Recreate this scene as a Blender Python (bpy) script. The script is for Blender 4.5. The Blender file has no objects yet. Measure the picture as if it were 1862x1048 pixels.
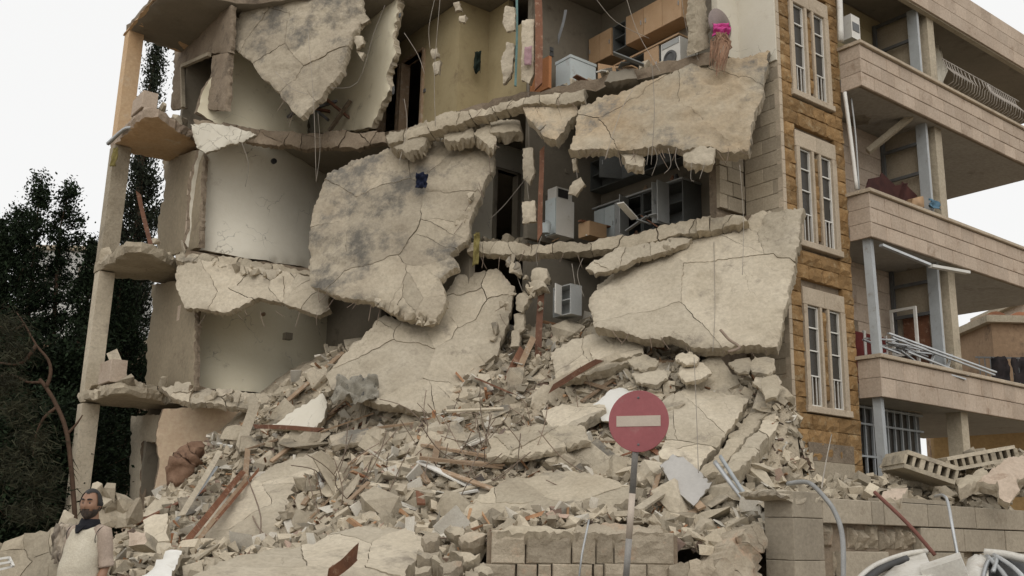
import bpy, bmesh, math, random
import numpy as np
from mathutils import Vector, noise, Matrix
from mathutils.geometry import delaunay_2d_cdt
random.seed(7)
V = Vector
# ------------------------------------------------------------------ camera, sky, sun
SC = bpy.context.scene
FPX, CX, CY = 1810.0, 931.0, 524.0
PITCH, ROLL = math.radians(13.7), math.radians(1.35)
CAM = V((0, 0, 1.5))
fw = V((0, math.cos(PITCH), math.sin(PITCH)))
up0 = V((0, -math.sin(PITCH), math.cos(PITCH)))
rt = V((1, 0, 0)) * math.cos(ROLL) + up0 * math.sin(ROLL)
up = up0 * math.cos(ROLL) - V((1, 0, 0)) * math.sin(ROLL)
cd = bpy.data.cameras.new('camera')
cam = bpy.data.objects.new('camera', cd)
SC.collection.objects.link(cam)
cd.sensor_width = 36.0
cd.lens = 36.0 * FPX / 1862.0
cd.clip_end = 2000
m3 = Matrix((rt, up, -fw)).transposed()
cam.matrix_world = Matrix.Translation(CAM) @ m3.to_4x4()
SC.camera = cam
SC.render.engine = 'CYCLES'
SUN_EL, SUN_AZ = math.radians(40), math.radians(-178)   # azimuth from +Y, clockwise
wd = bpy.data.worlds.new('World')
SC.world = wd
wd.use_nodes = True
nt = wd.node_tree
nt.nodes.clear()
sky = nt.nodes.new('ShaderNodeTexSky')
sky.sky_type = 'NISHITA'
sky.sun_disc = False
sky.sun_elevation = SUN_EL
sky.sun_rotation = SUN_AZ
sky.dust_density = 5
cloud = nt.nodes.new('ShaderNodeMixRGB')                # an even deck of white cloud over the clear sky
cloud.inputs[0].default_value = 0.92
cloud.inputs[2].default_value = (10.6, 10.55, 10.4, 1)
bgn = nt.nodes.new('ShaderNodeBackground')
bgn.inputs[1].default_value = 0.105
wo = nt.nodes.new('ShaderNodeOutputWorld')
nt.links.new(sky.outputs[0], cloud.inputs[1])
nt.links.new(cloud.outputs[0], bgn.inputs[0])
nt.links.new(bgn.outputs[0], wo.inputs[0])
sd = bpy.data.lights.new('sun', 'SUN')
sd.energy = 0.9
sd.angle = math.radians(45)
sd.color = (1.0, 0.97, 0.93)
sun = bpy.data.objects.new('sun', sd)
SC.collection.objects.link(sun)
sdir = V((math.sin(SUN_AZ) * math.cos(SUN_EL), math.cos(SUN_AZ) * math.cos(SUN_EL), math.sin(SUN_EL)))
sun.rotation_euler = (-sdir).to_track_quat('-Z', 'Y').to_euler()
SC.view_settings.view_transform = 'Standard'
SC.view_settings.look = 'None'
SC.view_settings.exposure = -0.15
SC.view_settings.gamma = 1.0
SC.cycles.diffuse_bounces = 2
# ------------------------------------------------------------------ where things stand
def ray(x, y):
    return fw + rt * ((x - CX) / FPX) - up * ((y - CY) / FPX)
AD = V((0.7942, 0.6077, 0))            # along the balcony front of the house
BD = V((-0.6077, 0.7942, 0))           # at right angles, along the collapsed front
KO = V((5.13, 18.0, 0))                # corner of the stone stair tower
FN = V((-0.334, -0.943, 0))            # the collapse cut the house along a slanting plane
def P(x, y, d=0.0):                    # on the cut, d metres in front of it
    r = ray(x, y)
    return CAM + r * (((KO - CAM).dot(FN) + d) / r.dot(FN))
def Z(x, y, z):
    r = ray(x, y)
    return CAM + r * ((z - CAM.z) / r.z)
def AT(x, y, yy):
    r = ray(x, y)
    return CAM + r * (yy / r.y)
def RB(x, y, b=0.0):                   # plane b = const
    r = ray(x, y)
    return CAM + r * (((KO - CAM).dot(BD) + b) / r.dot(BD))
def RA(x, y, a=0.0):                   # plane a = const
    r = ray(x, y)
    return CAM + r * (((KO - CAM).dot(AD) + a) / r.dot(AD))
def W(a, b, z):
    return KO + AD * a + BD * b + V((0, 0, z))
def AB(p):
    q = p - KO
    return q.dot(AD), q.dot(BD), p.z
def fa(b):                             # a of the cut at a given b
    return -b * 0.546 / 0.838
L1, L2, L3, L4 = 4.45, 7.65, 10.9, 13.75
# ------------------------------------------------------------------ materials
MATS = {}
def mat(name, c1, c2=None, scale=2.0, c3=None, amt=0.5, sc3=1.2, bump=0.35, bscale=14.0, rough=0.92, metal=0.0, rnd=0.12, island=False, fine=0.25, crack=0.0):
    if name in MATS:
        return MATS[name]
    m = bpy.data.materials.new(name)
    MATS[name] = m
    m.use_nodes = True
    n = m.node_tree.nodes
    l = m.node_tree.links
    b = n['Principled BSDF']
    b.inputs['Roughness'].default_value = rough
    b.inputs['Metallic'].default_value = metal
    if rough > 0.8 and 'Specular IOR Level' in b.inputs:
        b.inputs['Specular IOR Level'].default_value = 0.2
    geo = n.new('ShaderNodeNewGeometry')
    def tex(s, det=6, ro=0.6):
        t = n.new('ShaderNodeTexNoise')
        t.inputs['Scale'].default_value = s
        t.inputs['Detail'].default_value = det
        t.inputs['Roughness'].default_value = ro
        l.new(geo.outputs['Position'], t.inputs['Vector'])
        return t.outputs['Fac']
    def ramp(src, lo, hi):
        r = n.new('ShaderNodeMapRange')
        r.inputs['From Min'].default_value = lo
        r.inputs['From Max'].default_value = hi
        l.new(src, r.inputs['Value'])
        return r.outputs[0]
    def mix(f, a, bb, mode='MIX'):
        x = n.new('ShaderNodeMixRGB')
        x.blend_type = mode
        for i, q in ((0, f), (1, a), (2, bb)):
            if isinstance(q, (int, float)):
                x.inputs[i].default_value = q
            elif isinstance(q, tuple):
                x.inputs[i].default_value = (*q, 1)
            else:
                l.new(q, x.inputs[i])
        return x.outputs[0]
    c2 = c2 or tuple(v * 0.78 for v in c1)
    col = mix(ramp(tex(scale), 0.36, 0.64), c1, c2)
    if c3:
        f = ramp(tex(sc3, 8, 0.72), 0.62 - 0.2 * amt, 0.74 - 0.2 * amt)
        col = mix(f, col, c3)
    if fine:
        g = ramp(tex(scale * 14, 4, 0.7), 0.3, 0.7)
        col = mix(fine, col, mix(g, (0.25, 0.25, 0.25), (0.85, 0.85, 0.85)), 'OVERLAY')
    crk = None
    if crack:
        wv = n.new('ShaderNodeTexNoise')
        wv.inputs['Scale'].default_value = 1.7
        wv.inputs['Detail'].default_value = 5
        l.new(geo.outputs['Position'], wv.inputs['Vector'])
        ad = n.new('ShaderNodeVectorMath')
        ad.operation = 'ADD'
        l.new(geo.outputs['Position'], ad.inputs[0])
        l.new(wv.outputs['Color'], ad.inputs[1])
        vo = n.new('ShaderNodeTexVoronoi')
        vo.feature = 'DISTANCE_TO_EDGE'
        vo.inputs['Scale'].default_value = 1.1
        l.new(ad.outputs[0], vo.inputs['Vector'])
        thin = ramp(vo.outputs['Distance'], 0.010, 0.002)
        mask = ramp(tex(0.8, 3), 0.5, 0.58)
        mm = n.new('ShaderNodeMath')
        mm.operation = 'MULTIPLY'
        l.new(thin, mm.inputs[0])
        l.new(mask, mm.inputs[1])
        crk = mm.outputs[0]
        m2 = n.new('ShaderNodeMath')
        m2.operation = 'MULTIPLY'
        m2.inputs[1].default_value = crack
        l.new(crk, m2.inputs[0])
        col = mix(m2.outputs[0], col, (0.07, 0.055, 0.04))
    if rnd:
        if island:
            src = geo.outputs['Random Per Island']
        else:
            src = n.new('ShaderNodeObjectInfo').outputs['Random']
        r = n.new('ShaderNodeMapRange')
        r.inputs['To Min'].default_value = 1 - rnd * 1.5
        r.inputs['To Max'].default_value = 1 + rnd
        l.new(src, r.inputs['Value'])
        hs = n.new('ShaderNodeHueSaturation')
        l.new(r.outputs[0], hs.inputs['Value'])
        l.new(col, hs.inputs['Color'])
        col = hs.outputs[0]
    l.new(col, b.inputs['Base Color'])
    if bump:
        bn = n.new('ShaderNodeBump')
        bn.inputs['Strength'].default_value = bump
        bn.inputs['Distance'].default_value = 0.04
        l.new(tex(bscale, 8, 0.65), bn.inputs['Height'])
        l.new(bn.outputs[0], b.inputs['Normal'])
    return m
CONC = mat('concrete', (0.455, 0.395, 0.298), (0.37, 0.315, 0.232), 1.3, (0.235, 0.205, 0.16), 0.3, 0.9, bump=0.8, bscale=7, crack=0.3)
CONCP = mat('concrete_pale', (0.525, 0.46, 0.356), (0.445, 0.385, 0.29), 1.0, (0.295, 0.255, 0.2), 0.22, 1.4, bump=0.75, bscale=7, crack=0.3)
CONCG = mat('concrete_grey_patched', (0.45, 0.39, 0.295), (0.365, 0.31, 0.232), 0.9, (0.17, 0.155, 0.13), 0.62, 0.8, bump=1.0, bscale=6, crack=0.3)
CONCO = mat('concrete_ochre_patched', (0.44, 0.38, 0.285), (0.425, 0.325, 0.21), 0.8, (0.19, 0.175, 0.15), 0.5, 0.9, bump=1.0, bscale=5, crack=0.25)
CONCD = mat('concrete_raw_brown', (0.225, 0.175, 0.125), (0.30, 0.24, 0.175), 1.6, (0.14, 0.11, 0.08), 0.4, 2.0, bump=0.9, bscale=7)
DUST = mat('dust', (0.42, 0.36, 0.27), (0.34, 0.285, 0.21), 2.2, (0.21, 0.175, 0.13), 0.4, 3.0, bump=0.8, bscale=16)
CREAM = mat('cream_plaster', (0.76, 0.70, 0.54), (0.72, 0.655, 0.49), 0.7, (0.5, 0.44, 0.32), 0.1, 1.6, bump=0.12, bscale=20, rnd=0.03, fine=0.06, crack=0.5)
WHITEP = mat('white_plaster', (0.69, 0.645, 0.54), (0.64, 0.595, 0.495), 0.6, (0.54, 0.48, 0.39), 0.08, 1.5, bump=0.12, bscale=18, rnd=0.03, fine=0.06, crack=0.5)
YELLOWP = mat('yellow_plaster', (0.42, 0.345, 0.205), (0.37, 0.30, 0.17), 0.8, (0.27, 0.21, 0.125), 0.25, 1.6, bump=0.12, bscale=18, rnd=0.03, fine=0.08)
PEACHP = mat('peach_plaster', (0.56, 0.37, 0.21), (0.60, 0.43, 0.27), 0.8, (0.62, 0.50, 0.36), 0.3, 1.5, bump=0.3, bscale=12, rnd=0.03)
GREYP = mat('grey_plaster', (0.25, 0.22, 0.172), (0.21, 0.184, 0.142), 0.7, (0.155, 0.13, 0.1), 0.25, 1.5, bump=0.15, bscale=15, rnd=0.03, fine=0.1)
BROWN = mat('brown_rock_faced_stone', (0.315, 0.195, 0.088), (0.225, 0.135, 0.058), 3.5, (0.38, 0.28, 0.16), 0.4, 5.0, bump=0.6, bscale=16, rnd=0.16)
LIME = mat('limestone', (0.40, 0.34, 0.255), (0.35, 0.295, 0.215), 1.8, (0.3, 0.225, 0.155), 0.15, 3.0, bump=0.35, bscale=14, rnd=0.14)
PINK = mat('pink_limestone', (0.49, 0.40, 0.315), (0.435, 0.345, 0.265), 1.6, (0.33, 0.245, 0.18), 0.25, 2.4, bump=0.3, bscale=16, rnd=0.08)
TRIM = mat('pale_stone_trim', (0.49, 0.41, 0.31), (0.43, 0.355, 0.265), 2.0, (0.33, 0.26, 0.185), 0.2, 3.0, bump=0.3, bscale=18, rnd=0.06)
CEIL = mat('grey_soffit', (0.36, 0.335, 0.295), (0.32, 0.295, 0.255), 0.8, (0.22, 0.195, 0.16), 0.2, 1.2, bump=0.2, bscale=14, rnd=0.03)
STEEL = mat('blue_grey_painted_steel', (0.42, 0.445, 0.45), (0.36, 0.38, 0.385), 3.0, (0.24, 0.21, 0.18), 0.15, 6.0, bump=0.1, rough=0.5, rnd=0.08, fine=0.1)
DARKST = mat('dark_steel', (0.12, 0.125, 0.125), (0.09, 0.09, 0.09), 5, bump=0.1, rough=0.5, rnd=0.1)
ALU = mat('aluminium', (0.52, 0.53, 0.53), (0.42, 0.43, 0.43), 4, bump=0.1, rough=0.4, metal=0.5, rnd=0.15)
WHITE = mat('white_paint', (0.72, 0.70, 0.65), (0.66, 0.64, 0.58), 2.5, (0.5, 0.46, 0.38), 0.12, 3.0, bump=0.08, rough=0.55, rnd=0.06, fine=0.1)
ENAM = mat('pale_blue_enamel', (0.60, 0.66, 0.66), (0.56, 0.62, 0.62), 2.0, (0.45, 0.45, 0.42), 0.15, 3.0, bump=0.05, rough=0.4, rnd=0.03, fine=0.1)
WOOD = mat('red_brown_wood', (0.20, 0.085, 0.042), (0.14, 0.058, 0.03), 5.0, (0.33, 0.21, 0.14), 0.35, 9.0, bump=0.3, bscale=30, rough=0.75, rnd=0.2)
WOODR = mat('raw_wood', (0.36, 0.255, 0.165), (0.29, 0.195, 0.12), 6.0, (0.42, 0.35, 0.27), 0.4, 8.0, bump=0.35, bscale=28, rough=0.8, rnd=0.2)
VENEER = mat('light_wood_veneer', (0.52, 0.345, 0.20), (0.47, 0.30, 0.165), 3.0, (0.42, 0.26, 0.14), 0.15, 6.0, bump=0.05, rough=0.5, rnd=0.08, fine=0.12)
BLACK = mat('black_rubber', (0.02, 0.02, 0.02), (0.035, 0.033, 0.03), 5, bump=0.1, rough=0.6)
WIRE = mat('grey_wire', (0.34, 0.30, 0.25), (0.25, 0.22, 0.18), 4, bump=0, rough=0.7, rnd=0.2, fine=0)
REBAR = mat('rusty_rebar', (0.20, 0.15, 0.115), (0.27, 0.21, 0.16), 6, bump=0.1, rough=0.85, rnd=0.2, fine=0)
BRICK = mat('red_block', (0.45, 0.24, 0.15), (0.40, 0.27, 0.19), 4, (0.47, 0.39, 0.3), 0.4, 5, bump=0.5, rnd=0.2)
# ------------------------------------------------------------------ builders
COL = SC.collection
WL = {}
def empty(name, loc, label=None, cat=None, group=None, parent=None):
    o = bpy.data.objects.new(name, None)
    o.empty_display_size = 0.1
    COL.objects.link(o)
    if parent:
        o.parent = parent
        o.location = V(loc) - WL[parent.name]
    else:
        o.location = loc
    WL[o.name] = V(loc)
    tag(o, label, cat, group)
    return o
def tag(o, label=None, cat=None, group=None, kind=None):
    if label: o['label'] = label
    if cat: o['category'] = cat
    if group: o['group'] = group
    if kind: o['kind'] = kind
    return o
def mk(name, vs, fs, m, parent=None, label=None, cat=None, group=None, kind=None, smooth=None):
    vs = [V(v) for v in vs]
    lo = V((min(v.x for v in vs), min(v.y for v in vs), min(v.z for v in vs)))
    hi = V((max(v.x for v in vs), max(v.y for v in vs), max(v.z for v in vs)))
    o0 = V(((lo.x + hi.x) / 2, (lo.y + hi.y) / 2, lo.z))
    me = bpy.data.meshes.new(name)
    me.from_pydata([v - o0 for v in vs], [], fs)
    ms = m if isinstance(m, (list, tuple)) else [m]
    for q in ms:
        me.materials.append(q)
    if smooth is True:
        me.polygons.foreach_set('use_smooth', [True] * len(me.polygons))
    elif smooth:
        me.polygons.foreach_set('use_smooth', smooth)
    o = bpy.data.objects.new(name, me)
    COL.objects.link(o)
    if parent:
        o.parent = parent
        o.location = o0 - WL[parent.name]
    else:
        o.location = o0
    WL[o.name] = o0
    tag(o, label, cat, group, kind)
    return o
BOXF = [(0, 1, 3, 2), (4, 6, 7, 5), (0, 4, 5, 1), (2, 3, 7, 6), (0, 2, 6, 4), (1, 5, 7, 3)]
class MB:
    def __init__(s):
        s.v = []
        s.f = []
    def add(s, vs, fs):
        k = len(s.v)
        s.v += [V(v) for v in vs]
        s.f += [tuple(i + k for i in f) for f in fs]
        return s
    def box(s, c, u, v, w):            # half-axis vectors
        c, u, v, w = V(c), V(u), V(v), V(w)
        fs = BOXF if u.cross(v).dot(w) > 0 else [f[::-1] for f in BOXF]
        return s.add([c + u * i + v * j + w * k for i in (-1, 1) for j in (-1, 1) for k in (-1, 1)], fs)
    def ab(s, a0, a1, b0, b1, z0, z1):
        return s.box(W((a0 + a1) / 2, (b0 + b1) / 2, (z0 + z1) / 2), AD * ((a1 - a0) / 2), BD * ((b1 - b0) / 2), V((0, 0, (z1 - z0) / 2)))
    def bar(s, p, q, w, h=None, upv=V((0, 0, 1))):
        p, q = V(p), V(q)
        d = q - p
        t = d.normalized()
        x = t.cross(upv)
        if x.length < 1e-3:
            x = t.cross(V((1, 0, 0)))
        x.normalize()
        y = x.cross(t)
        return s.box((p + q) / 2, x * (w / 2), d / 2, y * ((h or w) / 2))
    def tube(s, pts, r, n=5):
        pts = [V(p) for p in pts]
        k = len(s.v)
        for i, p in enumerate(pts):
            t = (pts[min(i + 1, len(pts) - 1)] - pts[max(i - 1, 0)]).normalized()
            x = t.cross(V((0.31, 0.2, 0.93)))
            x.normalize()
            y = t.cross(x)
            rr = r[i] if isinstance(r, (list, tuple)) else r
            s.v += [p + x * rr * math.cos(2 * math.pi * j / n) + y * rr * math.sin(2 * math.pi * j / n) for j in range(n)]
        for i in range(len(pts) - 1):
            for j in range(n):
                a, b = k + i * n + j, k + i * n + (j + 1) % n
                s.f.append((a, b, b + n, a + n))
        s.f.append(tuple(k + j for j in range(n))[::-1])
        s.f.append(tuple(k + (len(pts) - 1) * n + j for j in range(n)))
        return s
    def lathe(s, c, ax, prof, n=20):    # prof: (radius, along)
        c, ax = V(c), V(ax).normalized()
        x = ax.cross(V((0.3, 0.9, 0.2)))
        x.normalize()
        y = ax.cross(x)
        k = len(s.v)
        for r, h in prof:
            s.v += [c + ax * h + (x * math.cos(2 * math.pi * j / n) + y * math.sin(2 * math.pi * j / n)) * r for j in range(n)]
        for i in range(len(prof) - 1):
            for j in range(n):
                a, b = k + i * n + j, k + i * n + (j + 1) % n
                s.f.append((a, b, b + n, a + n))
        s.f.append(tuple(k + j for j in range(n))[::-1])
        s.f.append(tuple(k + (len(prof) - 1) * n + j for j in range(n)))
        return s
    def build(s, name, m, parent=None, label=None, cat=None, group=None, kind=None, smooth=None):
        return mk(name, s.v, s.f, m, parent, label, cat, group, kind, smooth)
def stone(name, o, u, v, n, w, h, dep, m, parent, bulge=0.0, jit=0.0, nu=1, nv=1, cham=0.012):
    """one dressed stone: lower left corner o, along u (w) and v (h), face towards n, dep thick"""
    vs, fs = [], []
    seed = V((random.random() * 50, random.random() * 50, 0))
    for j in range(nv + 1):
        for i in range(nu + 1):
            s, t = i / nu, j / nv
            e = min(s, 1 - s, t, 1 - t)
            q = bulge * min(1, e * 3.2) ** 0.6 if nu > 1 else 0
            q += jit * noise.noise(seed + V((s * 3 * w, t * 3 * h, 0)) * 2)
            x = cham + s * (w - 2 * cham)
            y = cham + t * (h - 2 * cham)
            vs.append(o + u * x + v * y + n * q)
    for j in range(nv):
        for i in range(nu):
            a = j * (nu + 1) + i
            fs.append((a, a + 1, a + nu + 2, a + nu + 1))
    k = len(vs)
    rim = [i for i in range(nu + 1)] + [j * (nu + 1) + nu for j in range(1, nv + 1)] + [nv * (nu + 1) + i for i in range(nu - 1, -1, -1)] + [j * (nu + 1) for j in range(nv - 1, 0, -1)]
    for lvl in (-cham, -dep):
        for r in rim:
            s, t = (r % (nu + 1)) / nu, (r // (nu + 1)) / nv
            vs.append(o + u * (s * w) + v * (t * h) + n * lvl)
    q = len(rim)
    for i in range(q):
        j = (i + 1) % q
        fs.append((rim[i], k + i, k + j, rim[j]))
        fs.append((k + i, k + q + i, k + q + j, k + j))
    if u.cross(v).dot(n) < 0:
        fs = [f[::-1] for f in fs]
    return mk(name, vs, fs, m, parent)
def fbm(p, o=4):
    return noise.fractal(p, 0.9, 2.0, o)
def inside(p, poly):
    c = False
    j = len(poly) - 1
    for i in range(len(poly)):
        a, b = poly[i], poly[j]
        if (a[1] > p[1]) != (b[1] > p[1]) and p[0] < (b[0] - a[0]) * (p[1] - a[1]) / (b[1] - a[1]) + a[0]:
            c = not c
        j = i
    return c
def clip(poly, m, n):                  # keep the side where (p-m).n < 0
    out = []
    for i in range(len(poly)):
        a, b = poly[i], poly[(i + 1) % len(poly)]
        da, db = (a - m).dot(n), (b - m).dot(n)
        if da <= 0:
            out.append(a)
        if (da < 0) != (db < 0) and abs(da - db) > 1e-9:
            out.append(a + (b - a) * (da / (da - db)))
    return out
def area(poly):
    return 0.5 * sum(poly[i].x * poly[(i + 1) % len(poly)].y - poly[(i + 1) % len(poly)].x * poly[i].y for i in range(len(poly)))
def slab(name, pts, thick, m, label=None, cat=None, seeds=None, ncell=1, nedge=0, gap=0.012, amp=0.02, sp=0.13, jag=0.05, wob=0.02, parent=None, group=None, piece='slab_piece', nrm=None, edge_m=None, back_m=None, loose=0.02, freq=1.3, ridge=None):
    """a broken plate with the outline pts (world points), fractured into pieces with real cracks"""
    pts = [V(p) for p in pts]
    c = sum(pts, V()) / len(pts)
    nn = V()
    for i in range(len(pts)):
        a, b = pts[i] - c, pts[(i + 1) % len(pts)] - c
        nn += a.cross(b)
    nn.normalize()
    if nn.dot(nrm if nrm else (CAM - c)) < 0:
        nn = -nn
    u = V((1, 0, 0)) - nn * nn.x
    u.normalize()
    v = nn.cross(u)
    p2 = [V(((p - c).dot(u), (p - c).dot(v))) for p in pts]
    wz = [(p - c).dot(nn) for p in pts]
    if area(p2) < 0:
        p2.reverse()
        wz.reverse()
    def bend(q):
        s = t = 0
        for p, w in zip(p2, wz):
            k = 1 / ((p - q).length_squared + 0.02) ** 1.2
            s += k * w
            t += k
        return s / t
    so = V((random.random() * 90, random.random() * 90, random.random() * 90))
    def warp(q):
        a = V((q.x, q.y, 0)) * 2.3 + so
        b = V((q.x, q.y, 0)) * 7.0 + so
        d = V((q.x, q.y, 0)) * 19.0 + so
        return q + V((noise.noise(a) + 0.55 * noise.noise(b) + 0.45 * noise.noise(d), noise.noise(a + V((9, 9, 3))) + 0.55 * noise.noise(b + V((5, 1, 7))) + 0.45 * noise.noise(d + V((2, 8, 4))))) * jag
    xs = [p.x for p in p2]
    ys = [p.y for p in p2]
    sd_ = []
    if seeds:
        for s in seeds:
            q = V(s) if len(s) == 3 else None
            sd_.append(V(((q - c).dot(u), (q - c).dot(v))))
    tries = 0
    while len(sd_) < ncell and tries < 400:
        tries += 1
        q = V((random.uniform(min(xs), max(xs)), random.uniform(min(ys), max(ys))))
        if inside(q, p2):
            sd_.append(q)
    for _ in range(nedge):             # crumbling border
        i = random.randrange(len(p2))
        t = random.random()
        q = p2[i].lerp(p2[(i + 1) % len(p2)], t)
        q = q.lerp(V((0, 0)), random.uniform(0.03, 0.14))
        sd_.append(q)
    wp2 = []
    for a in range(len(p2)):
        for t in range(4):
            wp2.append(warp(p2[a].lerp(p2[(a + 1) % len(p2)], t / 4)))
    wts = [random.uniform(0, 0.05) for _ in sd_]
    root = parent
    if root is None:
        lowp = min(pts, key=lambda p: p.z)
        root = empty(name, lowp, label, cat, group)
    k = 0
    for i, s in enumerate(sd_):
        poly = p2[:]
        for j, o in enumerate(sd_):
            if j != i and poly:
                dn = o - s
                if dn.length > 1e-4:
                    f_ = 0.5 + (wts[i] - wts[j]) / (2 * dn.length_squared)
                    poly = clip(poly, s + dn * f_, dn.normalized())
        if len(poly) < 3 or abs(area(poly)) < 0.004:
            continue
        cc = sum(poly, V((0, 0))) / len(poly)
        out = []
        for a in range(len(poly)):
            p, q = poly[a], poly[(a + 1) % len(poly)]
            n_ = max(1, int((q - p).length / (sp * 0.6)))
            for t in range(n_):
                x = warp(p.lerp(q, t / n_))
                dd = cc - x
                if len(sd_) > 1 and dd.length > 1e-4:
                    x = x + dd.normalized() * (gap * (0.05 + 1.25 * max(0, 0.5 + noise.noise(V((x.x, x.y, 0)) * 1.1 + so))))
                out.append(x)
        inn = []
        gx0, gx1 = min(p.x for p in out), max(p.x for p in out)
        gy0, gy1 = min(p.y for p in out), max(p.y for p in out)
        yy = gy0
        while yy < gy1:
            xx = gx0
            while xx < gx1:
                q = V((xx + random.uniform(-.3, .3) * sp, yy + random.uniform(-.3, .3) * sp))
                if inside(q, out) and min((q - p).length_squared for p in out) > (0.45 * sp) ** 2:
                    inn.append(q)
                xx += sp
            yy += sp
        n_ = len(out)
        try:
            r = delaunay_2d_cdt(out + inn, [(a, (a + 1) % n_) for a in range(n_)], [], 1, 1e-4)
        except Exception:
            continue
        v2, tri = r[0], [tuple(f) for f in r[2]]
        if not tri:
            continue
        cnt = {}
        for f in tri:
            for a in range(len(f)):
                e = (f[a], f[(a + 1) % len(f)])
                cnt[e] = 1
        bd = [e for e in cnt if (e[1], e[0]) not in cnt]
        bset = {x for e in bd for x in e}
        tilt = V((random.uniform(-1, 1), random.uniform(-1, 1))) * (loose if len(sd_) > 1 else 0)
        off = random.uniform(-1, 1) * loose if len(sd_) > 1 else 0
        def h(q):
            p = V((q.x, q.y, 0)) * freq + so
            x = amp * (1.3 * fbm(p) + 0.7 * fbm(p * 4.3))
            s_ = noise.noise(p * 0.9 + V((4, 7, 1)))
            if s_ > 0.14:
                x -= amp * 1.9 * min(1, (s_ - 0.14) * 22)
            s_ = noise.noise(p * 2.1 + V((1, 3, 8)))
            if s_ > 0.25:
                x -= amp * 1.1 * min(1, (s_ - 0.25) * 22)
            if ridge:
                k_ = max(0, min(1, (q.x - ridge[2]) / 0.5))
                x += k_ * ridge[0] * (math.sin(q.y * ridge[1] + 2.5 * noise.noise(p * 1.5)) + 0.6 * noise.noise(V((q.x * 2, q.y * 30, 0))))
            return x + bend(q) + off + (q - cc).dot(tilt)
        vs = []
        def rim(q):
            return min(((q - p) - (r_ - p) * max(0, min(1, (q - p).dot(r_ - p) / max(1e-9, (r_ - p).length_squared)))).length for p, r_ in zip(wp2, wp2[1:] + wp2[:1]))
        for a, q in enumerate(v2):
            hh = h(q)
            if a in bset and rim(q) < 0.03:
                hh -= 0.06 * random.random() ** 2
            vs.append(c + u * q.x + v * q.y + nn * hh)
        nv = len(vs)
        fs = [f for f in tri]
        sm = [True] * len(fs)
        mid, bak, frt = {}, {}, {}
        for a in bset:
            q = v2[a]
            frt[a] = len(vs)
            vs.append(vs[a].copy())
            dd = (q - cc)
            dd = dd.normalized() if dd.length > 1e-4 else V((0, 0))
            j1 = random.uniform(-0.5, 0.8) * wob
            j2 = random.uniform(-2.0, 0.4) * wob
            q1, q2 = q + dd * j1, q + dd * j2
            mid[a] = len(vs)
            vs.append(c + u * q1.x + v * q1.y + nn * (h(q) - thick * random.uniform(0.35, 0.6)))
            bak[a] = len(vs)
            vs.append(c + u * q2.x + v * q2.y + nn * (h(q) - thick * random.uniform(0.93, 1.03)))
        ib = {}
        for a in range(nv):
            if a not in bset:
                ib[a] = len(vs)
                vs.append(vs[a] - nn * thick)
        for e in bd:
            fs.append((frt[e[1]], frt[e[0]], mid[e[0]], mid[e[1]]))
            fs.append((mid[e[1]], mid[e[0]], bak[e[0]], bak[e[1]]))
            sm += [False, False]
        nside = len(fs)
        for f in tri:
            fs.append(tuple((bak[x] if x in bak else ib[x]) for x in f[::-1]))
            sm.append(True)
        o = mk(piece, vs, fs, [m, edge_m or m, back_m or edge_m or m], root, smooth=sm)
        if edge_m or back_m:
            mi = [0] * len(tri) + [1] * (nside - len(tri)) + [2] * len(tri)
            o.data.polygons.foreach_set('material_index', mi)
        k += 1
    return root
def PP(lst):
    return [P(*p) for p in lst]
# ------------------------------------------------------------------ ground
def grid(name, x0, x1, y0, y1, n, zf, m, **k):
    vs = [(x0 + (x1 - x0) * i / n, y0 + (y1 - y0) * j / n, zf(x0 + (x1 - x0) * i / n, y0 + (y1 - y0) * j / n)) for j in range(n + 1) for i in range(n + 1)]
    fs = [(j * (n + 1) + i, j * (n + 1) + i + 1, (j + 1) * (n + 1) + i + 1, (j + 1) * (n + 1) + i) for j in range(n) for i in range(n)]
    return mk(name, vs, fs, m, smooth=True, **k)
EARTH = mat('dusty_earth', (0.30, 0.25, 0.19), (0.22, 0.18, 0.135), 0.6, (0.15, 0.125, 0.1), 0.3, 0.3, bump=0.6, bscale=6)
ASPH = mat('dusty_asphalt', (0.13, 0.12, 0.105), (0.2, 0.18, 0.15), 0.8, (0.06, 0.057, 0.053), 0.4, 0.7, bump=0.5, bscale=20)
grid('ground', -600, 600, -600, 600, 60, lambda x, y: -0.012, EARTH, kind='structure')
mk('road', [(-60, -8, 0), (60, -8, 0), (60, 9.6, 0), (-60, 9.6, 0)], [(0, 1, 2, 3)], ASPH, kind='structure')
# ------------------------------------------------------------------ the house
house = empty('apartment_building', W(0, 0, 0), 'bombed apartment block with its front torn open and brown stone stair tower', 'building')
def rects(u0, u1, z0, z1, holes):
    us = sorted({u0, u1, *[max(u0, min(u1, q)) for h in holes for q in h[:2]]})
    zs = sorted({z0, z1, *[max(z0, min(z1, q)) for h in holes for q in h[2:]]})
    for i in range(len(us) - 1):
        for j in range(len(zs) - 1):
            cu, cz = (us[i] + us[i + 1]) / 2, (zs[j] + zs[j + 1]) / 2
            if not any(h[0] < cu < h[1] and h[2] < cz < h[3] for h in holes):
                yield us[i], us[i + 1], zs[j], zs[j + 1]
def wall_b(name, b0, b1, a0, a1, z0, z1, m, holes=(), parent=None):
    q = MB()
    for r in rects(a0, a1, z0, z1, holes):
        q.ab(r[0], r[1], b0, b1, r[2], r[3])
    return q.build(name, m, parent or house)
def wall_a(name, a0, a1, b0, b1, z0, z1, m, holes=(), parent=None):
    q = MB()
    for r in rects(b0, b1, z0, z1, holes):
        q.ab(a0, a1, r[0], r[1], r[2], r[3])
    return q.build(name, m, parent or house)
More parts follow.
